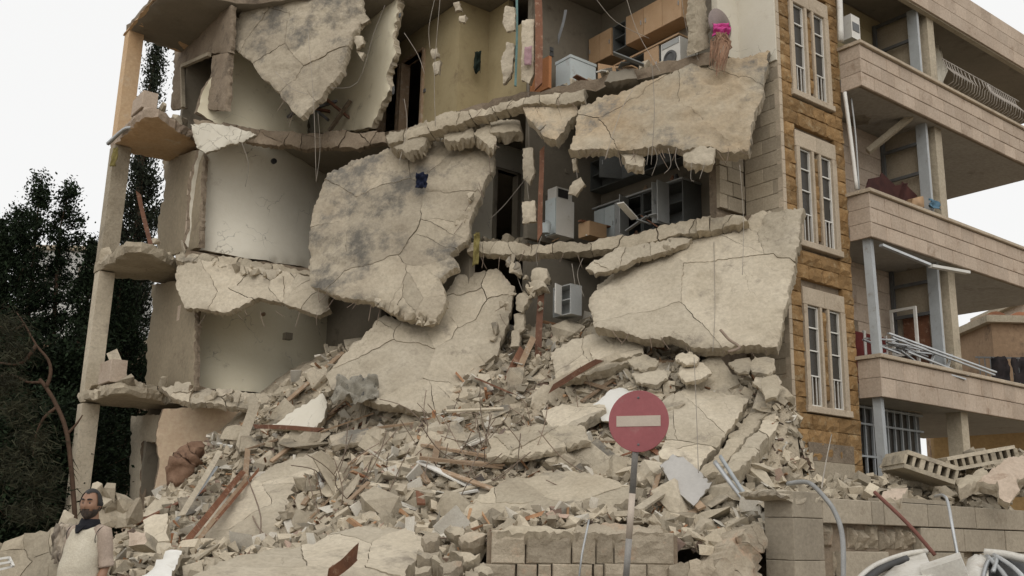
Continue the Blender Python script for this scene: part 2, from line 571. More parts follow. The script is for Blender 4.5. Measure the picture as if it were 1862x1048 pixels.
# broken floors; the torn edge follows what is left of each storey
backs = [(-0.75, 1.0), (-0.05, 1.0), (0.05, 0.36), (5.15, 0.36), (5.15, 13.55), (-6.6, 13.55), (-6.75, 11.9)]
edges = {
    L1: [(345, 700), (420, 712), (500, 722), (560, 715), (650, 700), (760, 690), (860, 690), (960, 690), (1060, 690), (1160, 690), (1300, 690)],
    L2: [(340, 452), (400, 462), (450, 470), (510, 480), (560, 487), (640, 470), (720, 460), (790, 450), (840, 445), (900, 436), (960, 440), (1000, 446), (1060, 440), (1130, 428), (1200, 412), (1300, 392)],
    L3: [(350, 226), (400, 232), (450, 236), (510, 240), (560, 243), (640, 243), (700, 240), (760, 228), (800, 212), (850, 192), (900, 178), (950, 166), (1000, 158), (1060, 146), (1130, 126), (1200, 112), (1300, 92)],
}
for lv, e in edges.items():
    pts = [Z(x, y, lv) for x, y in e] + [W(a, b, lv) for a, b in backs]
    slab('floor', pts, 0.27, DUST, parent=house, piece='floor_slab', nrm=V((0, 0, 1)), edge_m=CONCD, back_m=GREYP, sp=0.3, jag=0.06, wob=0.05, amp=0.012)
pts = [W(a, b, L4 + 0.3) for a, b in ((-8.75, 13.75), (-8.75, 11.2), (-8.2, 10.6), (-7.0, 10.2), (-6.2, 9.2), (-5.2, 8.4), (-4.2, 7.2), (-3.4, 5.6), (-2.8, 4.1), (-1.6, 2.2), (-0.6, 0.9), (0.0, -0.1), (2.0, -0.45), (2.3, -0.4), (14, -0.4), (14, 3), (5.15, 3), (5.15, 13.75))]
slab('roof', pts, 0.3, DUST, parent=house, piece='roof_slab', nrm=V((0, 0, 1)), edge_m=CONCD, back_m=GREYP, sp=0.35, jag=0.05, wob=0.04, amp=0.012)
# outer shell of the part that still stands
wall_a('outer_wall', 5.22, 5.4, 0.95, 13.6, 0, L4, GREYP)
wall_b('outer_wall', 13.55, 13.8, -6.75, 5.4, 0, L4, LIME)
# partitions left standing, storey by storey
TOPS = {0.3: L1 - 0.3, L1: L2 - 0.29, L2: L3 - 0.29, L3: L4 - 0.02}
for z0, z1 in TOPS.items():
    kb = 5.0
    km = GREYP
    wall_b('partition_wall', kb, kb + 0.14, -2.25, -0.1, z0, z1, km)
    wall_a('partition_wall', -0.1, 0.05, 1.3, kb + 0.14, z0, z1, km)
    if z0 == L2:
        d0 = AB(RB(899, 360, 7.0))[0]
        d1 = AB(RB(942, 360, 7.0))[0]
        wall_b('partition_wall', 7.0, 7.14, -3.3, 3, z0, z1, WHITEP, [(d0, d1, z0 - 1, AB(RB(915, 312, 7.0))[2])])
        mb = MB()
        zt = AB(RB(915, 312, 7.0))[2]
        for aa in (d0, d1):
            mb.ab(aa - 0.05, aa + 0.05, 6.95, 7.16, z0, zt + 0.05)
        mb.ab(d0, d1, 6.95, 7.16, zt, zt + 0.06)
        mb.build('door_frame', GREYP, house)
    elif z0 == L3:
        hz = z0 + 2.15
        # wall with two doorways, then a step forward
        hs = []
        for x0, x1, yb in ((692, 736, 150), (731, 770, 150)):
            b1 = AB(RA(x0, yb, -3.1))[1]
            b0 = AB(RA(x1, yb, -3.1))[1]
            hs.append((b0, b1, z0 - 1, hz))
        hs[0] = (hs[1][1] + 0.12, hs[0][1], z0 - 1, hz)
        wall_a('partition_wall', -3.1, -2.95, 6.8, 12.5, z0, z1, YELLOWP, hs)
        # open transom above the doors
        wall_b('partition_wall', 6.66, 6.8, -3.1, -2.1, z0, z1, YELLOWP)
        wall_a('partition_wall', -2.24, -2.1, 5.9, 6.66, z0, z1, YELLOWP)
        wall_a('partition_wall', -2.24, -2.1, 5.16, 5.9, z0, z0 + 2.0, YELLOWP)
        fb = MB()
        for h in hs:
            for bb in h[:2]:
                fb.ab(-3.16, -2.9, bb - 0.04, bb + 0.04, z0, hz)
            fb.ab(-3.16, -2.9, h[0] + 0.04, h[1] - 0.04, hz, hz + 0.06)
        fb.build('door_frame', WOODR, house)
    else:
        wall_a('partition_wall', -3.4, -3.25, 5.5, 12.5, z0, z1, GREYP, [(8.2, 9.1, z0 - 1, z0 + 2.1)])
# plaster walls beside the gallery, torn off at the cut
def bcv(x):
    t = (x - 335) / 270
    return -1.0 * math.sin(math.pi * max(0, min(1, t))) + max(0, t - .8) * 1.5
def bplate(name, lst, b, th, m, **k):
    dn = []
    for i in range(len(lst)):
        (x0, y0), (x1, y1) = lst[i], lst[(i + 1) % len(lst)]
        n_ = max(1, int(math.hypot(x1 - x0, y1 - y0) / 22))
        dn += [(x0 + (x1 - x0) * t / n_, y0 + (y1 - y0) * t / n_) for t in range(n_)]
    lst = dn
    return slab(name, [RB(x, y, b + bcv(x)) for x, y in lst], th, m, parent=house, piece=name, edge_m=CONCD, **k)
BW = 11.7
PALEP = mat('pale_peach_plaster', (0.64, 0.50, 0.36), (0.60, 0.455, 0.32), 0.8, (0.5, 0.4, 0.3), 0.15, 1.5, bump=0.2, rnd=0)
bplate('room_wall', [(356, 205), (372, 160), (402, 120), (408, 60), (420, -40), (560, -60), (560, 246), (470, 238), (400, 226)], BW, 0.2, CREAM, sp=0.14, jag=0.03, amp=0.003, wob=0.02)
bplate('room_wall', [(347, 330), (358, 275), (380, 262), (640, 240), (640, 500), (560, 486), (450, 468), (340, 450), (332, 442), (345, 400)], BW, 0.2, WHITEP, sp=0.14, jag=0.03, amp=0.003, ncell=1)
bplate('room_wall', [(345, 570), (352, 545), (420, 520), (640, 500), (640, 735), (560, 722), (450, 712), (330, 702), (328, 660), (340, 610)], BW, 0.2, CREAM, sp=0.14, jag=0.03, amp=0.003)
bplate('room_wall', [(296, 745), (330, 742), (440, 738), (560, 735), (560, 960), (300, 960), (276, 920), (290, 850), (284, 790)], BW, 0.2, PALEP, sp=0.15, jag=0.03, amp=0.004)
# the torn wall left of the corridor on the top storey
slab('torn_wall', [RA(x, y, -4.3) for x, y in ((725, -30), (722, 20), (712, 60), (716, 95), (702, 140), (706, 165), (690, 195), (672, 232), (560, 245), (560, -60), (700, -60))], 0.2, CREAM, parent=house, piece='torn_wall', edge_m=CONC, sp=0.12, jag=0.04, amp=0.004, wob=0.05)
# masonry quoins left at the torn ends
for x0, y0, x1, y1 in ((349, 310, 357, 330), (345, 332, 355, 352), (347, 353, 357, 374), (343, 376, 352, 398), (341, 400, 349, 422), (326, 558, 352, 582), (340, 585, 352, 607), (334, 610, 349, 640), (324, 642, 338, 676), (322, 676, 332, 698)):
    p = RB(x0, y1, BW - 0.03)
    q = RB(x1, y0, BW - 0.03)
    stone('quoin_stone', p, AD, V((0, 0, 1)), -BD, max(0.15, (q - p).dot(AD)), q.z - p.z, 0.2, PINK, house, jit=0.01, cham=0.01)
# ------------------------------------------------------------------ gallery at the left end
gal = empty('gallery', W(-8.5, 13.5, 0), parent=house)
cols = MB().ab(-8.78, -8.38, 13.36, 13.78, 0, L1 - 0.28).build('column', CONCP, gal)
MB().ab(-8.77, -8.4, 13.37, 13.77, L1, L2 - 0.28).build('column', CONCP, gal)
MB().ab(-8.78, -8.38, 13.36, 13.78, L2, L3 - 0.28).build('column', CONC, gal)
MB().ab(-8.77, -8.4, 13.37, 13.77, L3, L4).build('column', PEACHP, gal)
for lv, xe, ye in ((L1, 300, 690), (L2, 325, 452), (L3, 345, 215)):
    bb = AB(Z(xe, ye, lv))[1]
    pts = [W(a, b, lv) for a, b in ((-8.8, 13.8), (-6.5, 13.8), (-6.5, 11.95), (-7.3, 11.9), (-8.0, 11.3), (-8.5, 11.1), (-8.8, 11.25))]
    slab('gallery', pts, 0.24, DUST, parent=gal, piece='gallery_slab', nrm=V((0, 0, 1)), edge_m=CONC if lv < L3 else PINK, back_m=CONC if lv < L3 else PEACHP, sp=0.2, jag=0.06, wob=0.05, amp=0.02)
slab('gallery', [W(a, b, L4) for a, b in ((-8.8, 13.78), (-6.8, 13.78), (-6.8, 11.0), (-8.0, 10.7), (-8.8, 11.0))], 0.05, PEACHP, parent=gal, piece='ceiling_plaster', nrm=V((0, 0, -1)), sp=0.25, amp=0.01, jag=0.02)
# gallery back wall, rough masonry on top
GA = -7.3
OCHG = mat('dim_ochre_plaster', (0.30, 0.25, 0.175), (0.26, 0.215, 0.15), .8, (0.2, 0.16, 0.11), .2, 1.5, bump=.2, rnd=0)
wall_a('gallery_inner_wall', -6.55, -6.4, 11.9, 13.55, L3, L4, GREYP, parent=gal)
wall_b('gallery_inner_wall', 13.25, 13.4, -7.25, -6.55, L3, L4, GREYP, parent=gal)
wall_b('gallery_inner_wall', 13.25, 13.4, -7.25, -6.75, 0, L1 - .28, GREYP, parent=gal)
wall_a('gallery_inner_wall', -6.75, -6.6, 11.5, 13.55, 0, L1 - .28, GREYP, parent=gal)
def gplate(lst, m, th=.16, **k):
    return slab('gallery_back_wall', [RA(x, y, GA) for x, y in lst], th, m, parent=gal, piece='gallery_back_wall', edge_m=CONCD, sp=.14, jag=.035, amp=.006, wob=.03, **k)
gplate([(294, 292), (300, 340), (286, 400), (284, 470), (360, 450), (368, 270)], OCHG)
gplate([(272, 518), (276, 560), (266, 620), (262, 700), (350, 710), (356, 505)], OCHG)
gplate([(238, 758), (300, 752), (300, 800), (284, 806), (255, 800), (250, 960), (232, 960)], CONCP)
gplate([(316, 92), (365, 62), (400, 20), (420, 10), (415, 95), (382, 96), (334, 118), (328, 198), (310, 198)], CONCD)
gplate([(384, 100), (414, 95), (410, 200), (376, 200)], CONCD)
zq = AB(RA(350, 182, GA))[2]
q = MB()
for x0, y0, x1, y1 in ((331, 122, 333, 196), (331, 121, 381, 99)):
    q.bar(RA(x0, y0, GA - .03), RA(x1, y1, GA - .03), .09, .09)
q.build('window_frame', CONC, gal)
# ------------------------------------------------------------------ stair tower of brown stone
tower = empty('stair_tower', W(0, 0, 0), parent=house)
WZ = [(3.74, 6.12), (6.92, 9.3), (10.04, 12.46)]
holes = []
for z0, z1 in WZ:
    for a0, a1 in ((0.56, 0.92), (1.24, 1.6)):
        holes.append((a0, a1, z0 + 0.12, z1 - 0.34))
holes.append((0.5, 1.62, 1.2, 2.5))
wall_b('tower_core', 0.10, 0.34, 0.02, 2.1, 0, 13.7, CONCD, holes, parent=tower)
wall_a('tower_core', 0.06, 0.3, 0.34, 4, 0, 13.7, CONCD, parent=tower)
wall_a('tower_core', 1.85, 2.1, 0.34, 4, 0, 13.7, GREYP, parent=tower)
wall_b('tower_core', 3.6, 3.8, 0.3, 1.85, 0, 13.7, GREYP, parent=tower)
UZ = V((0, 0, 1))
def run_stones(a0, a1, z0, h, name, m, bulge, jit, n, lens, b=0.0, nu=4, nv=3, parent=None):
    a = a0
    while a < a1 - 0.02:
        w = random.uniform(*lens)
        if a1 - a - w < 0.18:
            w = a1 - a
        stone(name, W(a, b, z0), AD, UZ, -BD, w, h, 0.12, m, parent, bulge, jit, nu, nv, 0.01)
        a += w
ch = 0.285
for i in range(48):
    z0 = i * ch + 0.02
    z1 = z0 + ch
    if z1 > 13.6:
        break
    spans = [(0.1, 2.1)]
    for s0, s1 in WZ:
        if z0 > s0 - 0.24 and z1 < s1 + 0.22:
            spans = [(0.1, 0.43), (1.76, 2.1)]
            if z0 > s0 + 0.05 and z1 < s1 - 0.25:
                spans.append((1.01, 1.16))
    if 1.0 < z0 < 2.75:
        spans = [(0.1, 0.4), (1.75, 2.1)]
    for s in spans:
        run_stones(s[0], s[1], z0, ch - 0.008, 'stone_block', BROWN, 0.018, 0.045, 3, (0.3, 0.62), parent=tower)
    # pale corner strip
    stone('corner_stone', W(0.0, -0.015, z0), AD, UZ, -BD, 0.095, ch - 0.006, 0.12, TRIM, tower, 0, 0.004, 1, 1, 0.006)
PANE = bpy.data.materials.new('dusty_glass')
PANE.use_nodes = True
pb = PANE.node_tree.nodes['Principled BSDF']
pb.inputs['Base Color'].default_value = (0.07, 0.063, 0.053, 1)
pb.inputs['Specular IOR Level'].default_value = 0.3
pb.inputs['Roughness'].default_value = 0.35
pb.inputs['Alpha'].default_value = 0.75
for z0, z1 in WZ:
    win = empty('stair_window', W(1.1, 0, z0), parent=tower)
    mb = MB()
    for a0, a1 in ((0.44, 0.55), (0.93, 1.0), (1.17, 1.235), (1.61, 1.75)):
        mb.ab(a0, a1, -0.035, 0.14, z0 + 0.13, z1 - 0.34)
    mb.build('jamb', TRIM, win)
    stone('lintel', W(0.43, -0.03, z1 - 0.335), AD, UZ, -BD, 0.67, 0.335, 0.16, TRIM, win, 0, 0.005, 1, 1, 0.01)
    stone('lintel', W(1.105, -0.03, z1 - 0.335), AD, UZ, -BD, 0.65, 0.335, 0.16, TRIM, win, 0, 0.005, 1, 1, 0.01)
    stone('sill', W(0.4, -0.06, z0), AD, UZ, -BD, 1.4, 0.125, 0.2, TRIM, win, 0, 0.005, 2, 1, 0.01)
    for a0, a1 in ((0.55, 0.93), (1.235, 1.61)):
        mb = MB()
        t0, t1 = z0 + 0.125, z1 - 0.335
        hh = t1 - t0
        for aa in (a0 + 0.015, a1 - 0.015):
            mb.ab(aa - 0.015, aa + 0.015, 0.02, 0.06, t0, t1)
        for q in (0.012, 0.3, 0.55, 0.78, 0.988):
            mb.ab(a0 + 0.03, a1 - 0.03, 0.025, 0.055, t0 + hh * q - 0.012, t0 + hh * q + 0.012)
        for q in (0.36, 0.66):
            aa = a0 + (a1 - a0) * q
            mb.ab(aa - 0.007, aa + 0.007, 0.03, 0.05, t0 + 0.03, t0 + hh * 0.3 - 0.012)
        fr = mb.build('window_frame', WHITE, win)
        MB().ab(a0 + 0.03, a1 - 0.03, 0.06, 0.066, t0 + hh * 0.31, t1 - 0.02).build('window_pane', PANE, win)
# basement opening
MB().ab(0.4, 1.75, -0.05, 0.2, 2.5, 2.86).build('lintel', LIME, tower)
MB().ab(0.4, 1.8, -0.02, 0.2, 2.87, 3.2).build('lintel', CONCD, tower)
MB().ab(0.4, 0.5, -0.04, 0.2, 0, 2.5).build('jamb', TRIM, tower)
# limestone return walls of the tower
def lime_a(b0, b1, z0, z1, first=0):
    z = z0
    i = first
    while z < z1 - 0.05:
        b = b0 - (0.22 if i % 2 else 0)
        while b < b1 - 0.01:
            e = min(b1, b + 0.46)
            s = max(b0, b)
            if b1 - e < 0.1:
                e = b1
            stone('limestone_block', W(0.0, s, z), BD, UZ, -AD, e - s, 0.285, 0.1, LIME, tower, 0, 0.004, 1, 1, 0.007)
            b = e
        z += 0.292
        i += 1
lime_a(0.0, 0.9, 1.2, 10.6)
wall_b('tower_core', 1.02, 1.2, -0.72, 0.02, 4, L3 - 0.29, CONCD, parent=tower)
z = L2 + 0.02
i = 0
while z < L3 - 0.35:
    for a0, a1 in (((-0.72, -0.35), (-0.35, 0.0)) if i % 2 else ((-0.72, -0.5), (-0.5, -0.1), (-0.1, 0.0))):
        dz = random.uniform(-0.01, 0.01)
        stone('limestone_block', W(a0, 0.9 + random.uniform(0, .03), z + dz), AD, UZ, -BD, a1 - a0 - 0.004, 0.285, 0.1, LIME, tower, 0, 0.006, 1, 1, 0.008)
    z += 0.292
    i += 1
# plastered bit on the top storey
wall_b('tower_plaster', 0.9, 1.05, -0.68, 0.0, L3 + 0.05, L4, WHITEP, parent=tower)
wall_a('tower_plaster', -0.04, 0.055, 0.0, 0.9, L3 - 0.25, L4, WHITEP, parent=tower)
slab('pier', [RB(x, y, 1.02) for x, y in ((1268, 92), (1290, 85), (1290, -30), (1266, -30))], 0.25, CONC, parent=house, piece='broken_pier', sp=0.1, jag=0.04, amp=0.03)
# ------------------------------------------------------------------ balconies on the right
BA, BZ = 2.12, 10.2
def balcony(lv, rows, rh, zb):
    bal = empty('balcony', W(2.1, -0.5, zb), parent=house)
    MB().ab(2.13, BZ, -0.38, 3.4 if lv > 0 else 1.9, lv - 0.29, lv).build('balcony_slab', CEIL, bal)
    top = zb + rows * rh
    MB().ab(2.15, BZ, -0.45, -0.381, zb + 0.01, top).build('parapet_core', CONCD, bal)
    for r in range(rows):
        a = 2.12 - (0.25 if r % 2 else 0)
        while a < 10.5:
            e = a + 0.5 + random.uniform(-0.04, 0.04)
            s = max(a, 2.12)
            stone('cladding_tile', W(s, -0.5 + random.uniform(-.003, .003), zb + r * rh), AD, UZ, -BD, e - s - 0.008, rh - 0.012, 0.045, PINK, bal, 0, 0.004, 1, 1, 0.01)
            a = e
        stone('cladding_tile', W(2.1, -0.5, zb + r * rh), BD, UZ, -AD, 0.49, rh - 0.006, 0.045, PINK, bal, 0, 0.002, 1, 1, 0.005)
    a = 2.06
    while a < 10.5:
        w = random.uniform(1.0, 1.5)
        stone('coping_stone', W(a, -0.56, top), AD, UZ, -BD, w, 0.075, 0.26, TRIM, bal, 0, 0.002, 1, 1, 0.01)
        mt = MB().ab(a + 0.012, a + w - 0.012, -0.545, -0.30, top + 0.006, top + 0.0735).build('coping_stone', TRIM, bal)
        a += w + 0.004
    MB().ab(2.04, 2.14, -0.3, 0.0, top, top + 0.07).build('coping_stone', TRIM, bal)
    return bal
bal_l = balcony(L1, 2, 0.375, 4.15)
bal_m = balcony(L2, 3, 0.31, 7.33)
bal_u = balcony(L3, 3, 0.31, 10.58)
# fascia of the roof
zf = 13.35
MB().ab(2.13, BZ, -0.4, -0.28, zf, zf + 1.1).build('roof_fascia', CONC, house)
for r in range(3):
    a = 2.12 - (0.25 if r % 2 else 0)
    while a < 10.5:
        s = max(a, 2.12)
        stone('cladding_tile', W(s, -0.45, zf + r * 0.34 + 0.03), AD, UZ, -BD, a + 0.5 - s, 0.334, 0.045, PINK, house, 0, 0.002, 1, 1, 0.005)
        a += 0.5
# walls behind the balconies, faced with limestone slabs
for lv, top in ((0.2, L1 - 0.29), (L1, L2 - 0.29), (L2, L3 - 0.29), (L3, L4)):
    wl = empty('balcony_wall', W(3.6, .9, lv), parent=house)
    hs = []
    if lv == L1:
        hs = [(2.5, 3.5, lv - 1, lv + 2.1)]
    if lv == 0.2:
        hs = [(2.2, 5.25, -1, 3.95)]
    wall_b('wall_core', 0.92, 1.1, 2.1, 5.4 if lv < L3 else 7.3, lv, top, CONCD, hs, parent=wl)
    nz = int((top - lv) / 0.4)
    for i in range(nz + 1):
        a = 2.12 - (0.3 if i % 2 else 0)
        while a < (5.3 if lv < L3 else 7.2):
            s, e = max(a, 2.12), min(a + 0.6, 7.25)
            zz = lv + i * 0.4
            hgt = min(0.394, top - zz - 0.002)
            ok = hgt > 0.05 and not any(h[0] - 0.01 < (s + e) / 2 < h[1] + 0.01 and zz + 0.2 < h[3] for h in hs)
            if ok:
                stone('limestone_slab', W(s, 0.9, zz), AD, UZ, -BD, e - s - 0.003, hgt, 0.03, PINK if lv != L3 else YELLOWP, wl, 0, 0.001, 1, 1, 0.006)
            a += 0.6
    # side wall of the tower towards the balcony
    MB().ab(2.101, 2.118, 0.03, 0.89, lv, top).build('side_plaster', GREYP, wl)
# columns and the blue-grey steel screens across the balconies
for lv, top, a0, b0 in ((0.2, L1 - 0.29, 5.35, -0.42), (L1, L2 - 0.29, 5.3, -0.42), (L2, L3 - 0.29, 5.25, -0.42), (L3, L4 - 0.3, 5.3, -0.42)):
    if lv != 0.2:
        q0 = lv
    MB().ab(a0, a0 + 0.28, -0.28, 0.05, lv, top).build('balcony_column', CONC, house)
for lv, top in ((0.2, L1 - 0.29), (L1, L2 - 0.29)):
    q = MB().bar(W(2.45, -0.25, lv), W(2.3, -0.28, top), 0.16, 0.16)
    q.build('steel_post', STEEL, house)
for lv, top in ((L1, L2 - 0.29), (L2, L3 - 0.29), (L3, L4 - 0.3)):
    sc = empty('steel_screen', W(4.9, 0.4, lv), parent=house)
    MB().ab(4.9, 4.98, -0.26, -0.02, lv, top).build('screen_post', STEEL, sc)
    MB().ab(4.9, 4.97, 0.8, 0.88, lv, top).build('screen_post', DARKST, sc)
    for q in (0.06, 0.95, 1.8, 2.5):
        zz = min(lv + q, top - 0.08)
        MB().ab(4.905, 4.965, -0.019, 0.799, zz, zz + 0.07).build('screen_rail', DARKST, sc)
    wall_a('screen_wall', 5.08, 5.2, -0.15, 0.92, lv, top, LIME, [], parent=sc)

# switch boxes and pipe holes left in the room walls
def wallspot(p, u, n, w, h, m, name):
    MB().box(p, u * w / 2, n * .012, UZ * h / 2).build(name, m, house)
for x, y, w, h in ((772, 165, .09, .09), (727, 28, .07, .1), (715, 165, .06, .2)):
    wallspot(RA(x, y, -3.11 if x > 770 else -4.31 + .0), BD, AD, w, h, DARKST, 'switch_box')
for x, y in ((1003, 90), (1003, 99), (1031, 312), (997, 352)):
    wallspot(RB(x, y, 4.99), AD, BD, .1, .1, DARKST if y < 200 else GREYP, 'switch_box')
MB().lathe(RB(497, 294, BW + bcv(497) - .05), -BD, [(.07, 0), (.07, .06), (.05, .06), (.04, .02)], 16).build('pipe_hole', BLACK, house)
MB().lathe(RB(478, 572, BW + bcv(478) - .05), -BD, [(.05, 0), (.05, .05), (.03, .06)], 12).build('pipe_hole', WOODR, house)
bx_ = RB(523, 612, BW + bcv(523) - .08)
MB().box(bx_, AD * .09, BD * .09, UZ * .08).build('wall_box', GREYP, house)
# ------------------------------------------------------------------ hanging slabs
slab('hanging_slab', PP([(395, 70, .0), (440, 25, 0), (470, -45, -.1), (560, -60, 0), (650, -45, 0), (662, 30, .1), (640, 62, .25), (622, 130, .4), (590, 168, .5), (545, 214, .75), (505, 168, .55), (452, 112, .3)]), 0.22, CONCG,
     'cracked diamond-shaped roof slab dangling point down over the top storey', 'concrete slab', seeds=PP([(425, 62, .1), (470, 80, .2), (570, 60, .2), (490, 125, .4), (545, 190, .6)]), nedge=3, amp=0.022, sp=0.08, gap=0.008, loose=0.012, edge_m=CONCP)
slab('hanging_slab', PP([(597, 308, 0), (640, 292, -.2), (700, 272, -.3), (780, 255, -.4), (850, 236, -.5), (897, 250, -.5), (897, 290, -.3), (876, 345, 0), (862, 382, .1), (850, 432, .3), (818, 462, .5), (832, 482, .5), (800, 505, .7), (812, 545, .8), (792, 584, 1.0), (740, 582, 1.0), (704, 562, 1.0), (684, 545, 1.0), (622, 542, 1.0), (600, 533, .9), (562, 518, .8), (558, 480, .6), (564, 400, .3), (576, 350, .1)]), 0.24, CONCG,
     'largest hanging floor slab with dark grey streaks sagging in the middle of the house', 'concrete slab', seeds=PP([(680, 400, .4), (850, 380, .1), (845, 262, -.4), (872, 262, -.5), (880, 290, -.3), (866, 318, -.2), (745, 548, .9), (780, 556, .9), (786, 520, .8), (704, 548, .9), (825, 440, .4), (843, 415, .3), (822, 490, .5)]), nedge=8, amp=0.024, sp=0.075, gap=0.007, loose=0.01, edge_m=CONCP)
slab('hanging_slab', PP([(806, 540, .1), (832, 500, -.2), (900, 488, -.3), (936, 520, -.2), (928, 560, 0), (918, 600, .2), (906, 640, .5), (864, 682, .8), (872, 725, 1.3), (830, 752, 1.8), (760, 745, 1.9), (690, 735, 1.9), (600, 702, 1.7), (592, 682, 1.5), (640, 622, .9), (700, 572, .5), (760, 592, .5)]), 0.24, CONCP,
     'smooth pale floor slab sliding down into the heap below the largest hanging slab', 'concrete slab', seeds=PP([(720, 660, 1), (850, 550, 0), (905, 515, -.2), (908, 565, 0), (893, 615, .3), (850, 672, .8), (850, 720, 1.3)]), nedge=8, amp=0.022, sp=0.08, gap=0.007, loose=0.01, edge_m=CONC)
slab('hanging_slab', PP([(1060, 190, .2), (1110, 172, .2), (1140, 163, .2), (1200, 138, .2), (1250, 120, .2), (1330, 102, .2), (1400, 86, .2), (1396, 112, .3), (1380, 182, .6), (1356, 272, 1.0), (1290, 266, 1.0), (1255, 272, 1.0), (1200, 264, 1), (1150, 272, 1), (1090, 270, 1), (1033, 270, 1.0), (1046, 220, .6)]), 0.26, CONCO,
     'ochre and grey mottled floor slab hanging below the top kitchen', 'concrete slab', seeds=PP([(1150, 210, .5), (1320, 180, .5), (1225, 252, .8)]), nedge=3, amp=0.032, sp=0.075, gap=0.006, loose=0.008, edge_m=CONCG, jag=0.06)
slab('hanging_slab', PP([(944, 182, .1), (985, 176, .1), (1040, 174, .1), (1050, 196, .2), (1030, 222, .4), (1010, 250, .6), (984, 240, .5), (956, 210, .3)]), 0.3, CONCO,
     'small pointed floor fragment hanging beside the broken corridor floor', 'concrete slab', ncell=2, nedge=2, amp=0.03, sp=0.09, gap=0.006, edge_m=CONC)
slab('hanging_slab', PP([(1085, 512, .3), (1112, 492, .2), (1180, 462, .1), (1250, 432, .0), (1345, 420, .0), (1350, 404, -.1), (1380, 382, -.1), (1462, 376, .1), (1456, 402, .2), (1436, 520, 1.0), (1412, 627, 1.7), (1330, 630, 1.7), (1262, 630, 1.7), (1222, 610, 1.6), (1170, 608, 1.6), (1110, 598, 1.5), (1080, 592, 1.4), (1070, 550, .8)]), 0.24, CONCP,
     'wide pale floor slab with grooved end leaning against the brown stone tower', 'concrete slab', seeds=PP([(1160, 550, .8), (1330, 530, .8), (1410, 395, .1)]), nedge=4, amp=0.024, sp=0.065, ridge=(.016, 36, 1.0), gap=0.006, loose=0.008, edge_m=CONC)
slab('hanging_slab', PP([(1064, 480, .6), (1090, 462, .5), (1120, 450, .4), (1190, 436, .3), (1255, 428, .3), (1240, 442, .4), (1200, 456, .5), (1150, 474, .6), (1112, 490, .7), (1080, 490, .7)]), 0.16, CONCP,
     'narrow pale slab strip lying along the upper edge of the leaning slab', 'concrete slab', ncell=3, nedge=1, amp=0.015, sp=0.09, gap=0.008, edge_m=CONC)
slab('hanging_slab', PP([(318, 476, .4), (360, 468, .4), (440, 482, .2), (500, 490, .0), (560, 500, -.1), (596, 530, .0), (600, 560, .1), (578, 572, .3), (540, 562, .3), (500, 546, .4), (470, 542, .5), (440, 556, .6), (415, 568, .7), (372, 560, .7), (336, 562, .7), (318, 520, .6)]), 0.2, CONCP,
     'cracked balcony slab folded down in front of the cream room wall', 'concrete slab', ncell=7, nedge=5, amp=0.022, sp=0.09, gap=0.009, loose=0.02, edge_m=CONC)
slab('hanging_slab', PP([(345, 226, .5), (378, 222, .4), (432, 232, .2), (468, 246, .1), (440, 258, .2), (415, 262, .3), (395, 272, .4), (372, 277, .5), (356, 268, .5)]), 0.12, WHITEP,
     'pale plaster sheet peeling over the edge below the diamond-shaped slab', 'plaster sheet', ncell=3, nedge=3, amp=0.008, sp=0.08, gap=0.008, edge_m=CONC)
# crumbled lumps along the torn floor edges
def lump(lst, th, m, label, group=None, name='concrete_lump', **k):
    kk = dict(amp=0.03, sp=0.08, jag=0.03, wob=0.05)
    kk.update(k)
    return slab(name, PP(lst), th, m, label, 'concrete lump', group=group, **kk)
G1 = 'cracked lumps on the broken corridor floor'
LB1 = 'rounded cracked concrete lump wedged on the broken corridor floor edge'
for lst in ([(708, 262, .1), (740, 236, -.1), (775, 218, -.3), (783, 240, 0), (765, 262, .3), (735, 276, .4)],
            [(700, 240, -.3), (730, 232, -.4), (745, 240, -.2), (722, 262, 0), (705, 256, 0)],
            [(782, 224, -.3), (800, 205, -.5), (830, 200, -.5), (828, 222, -.2), (800, 236, 0)],
            [(806, 232, 0), (830, 222, -.2), (860, 226, -.1), (862, 246, .1), (830, 252, .2), (808, 246, .2)],
            [(834, 205, -.4), (866, 198, -.5), (880, 214, -.3), (862, 226, -.1), (840, 222, -.1)],
            [(862, 240, 0), (890, 222, -.2), (904, 254, 0), (898, 270, .2), (876, 252, .2)],
            [(886, 222, -.4), (912, 216, -.4), (944, 218, -.3), (948, 236, -.1), (920, 240, 0), (890, 240, 0)]):
    lump(lst, 0.3, CONC, LB1, G1)
for lst, lab in (([(1240, 268, 1), (1268, 262, 1), (1300, 272, 1.0), (1296, 296, 1.2), (1262, 298, 1.2), (1244, 286, 1.2)], 'pale lump hanging under the ochre mottled slab'),
                 ([(1128, 278, .9), (1160, 270, .8), (1172, 282, .9), (1168, 298, 1.0), (1140, 294, 1)], 'small rusty lump hanging under the ochre mottled slab'),
                 ([(968, 490, .2), (992, 482, .2), (996, 506, .3), (984, 514, .3), (964, 506, .3)], 'lump caught on the wires above the small white cupboard'),
                 ([(958, 508, .3), (988, 506, .3), (992, 520, .4), (966, 526, .4)], 'flat lump under another on the wires above the white cupboard')):
    lump(lst, 0.25, CONCP, lab)
G2 = 'blocks hanging on wires'
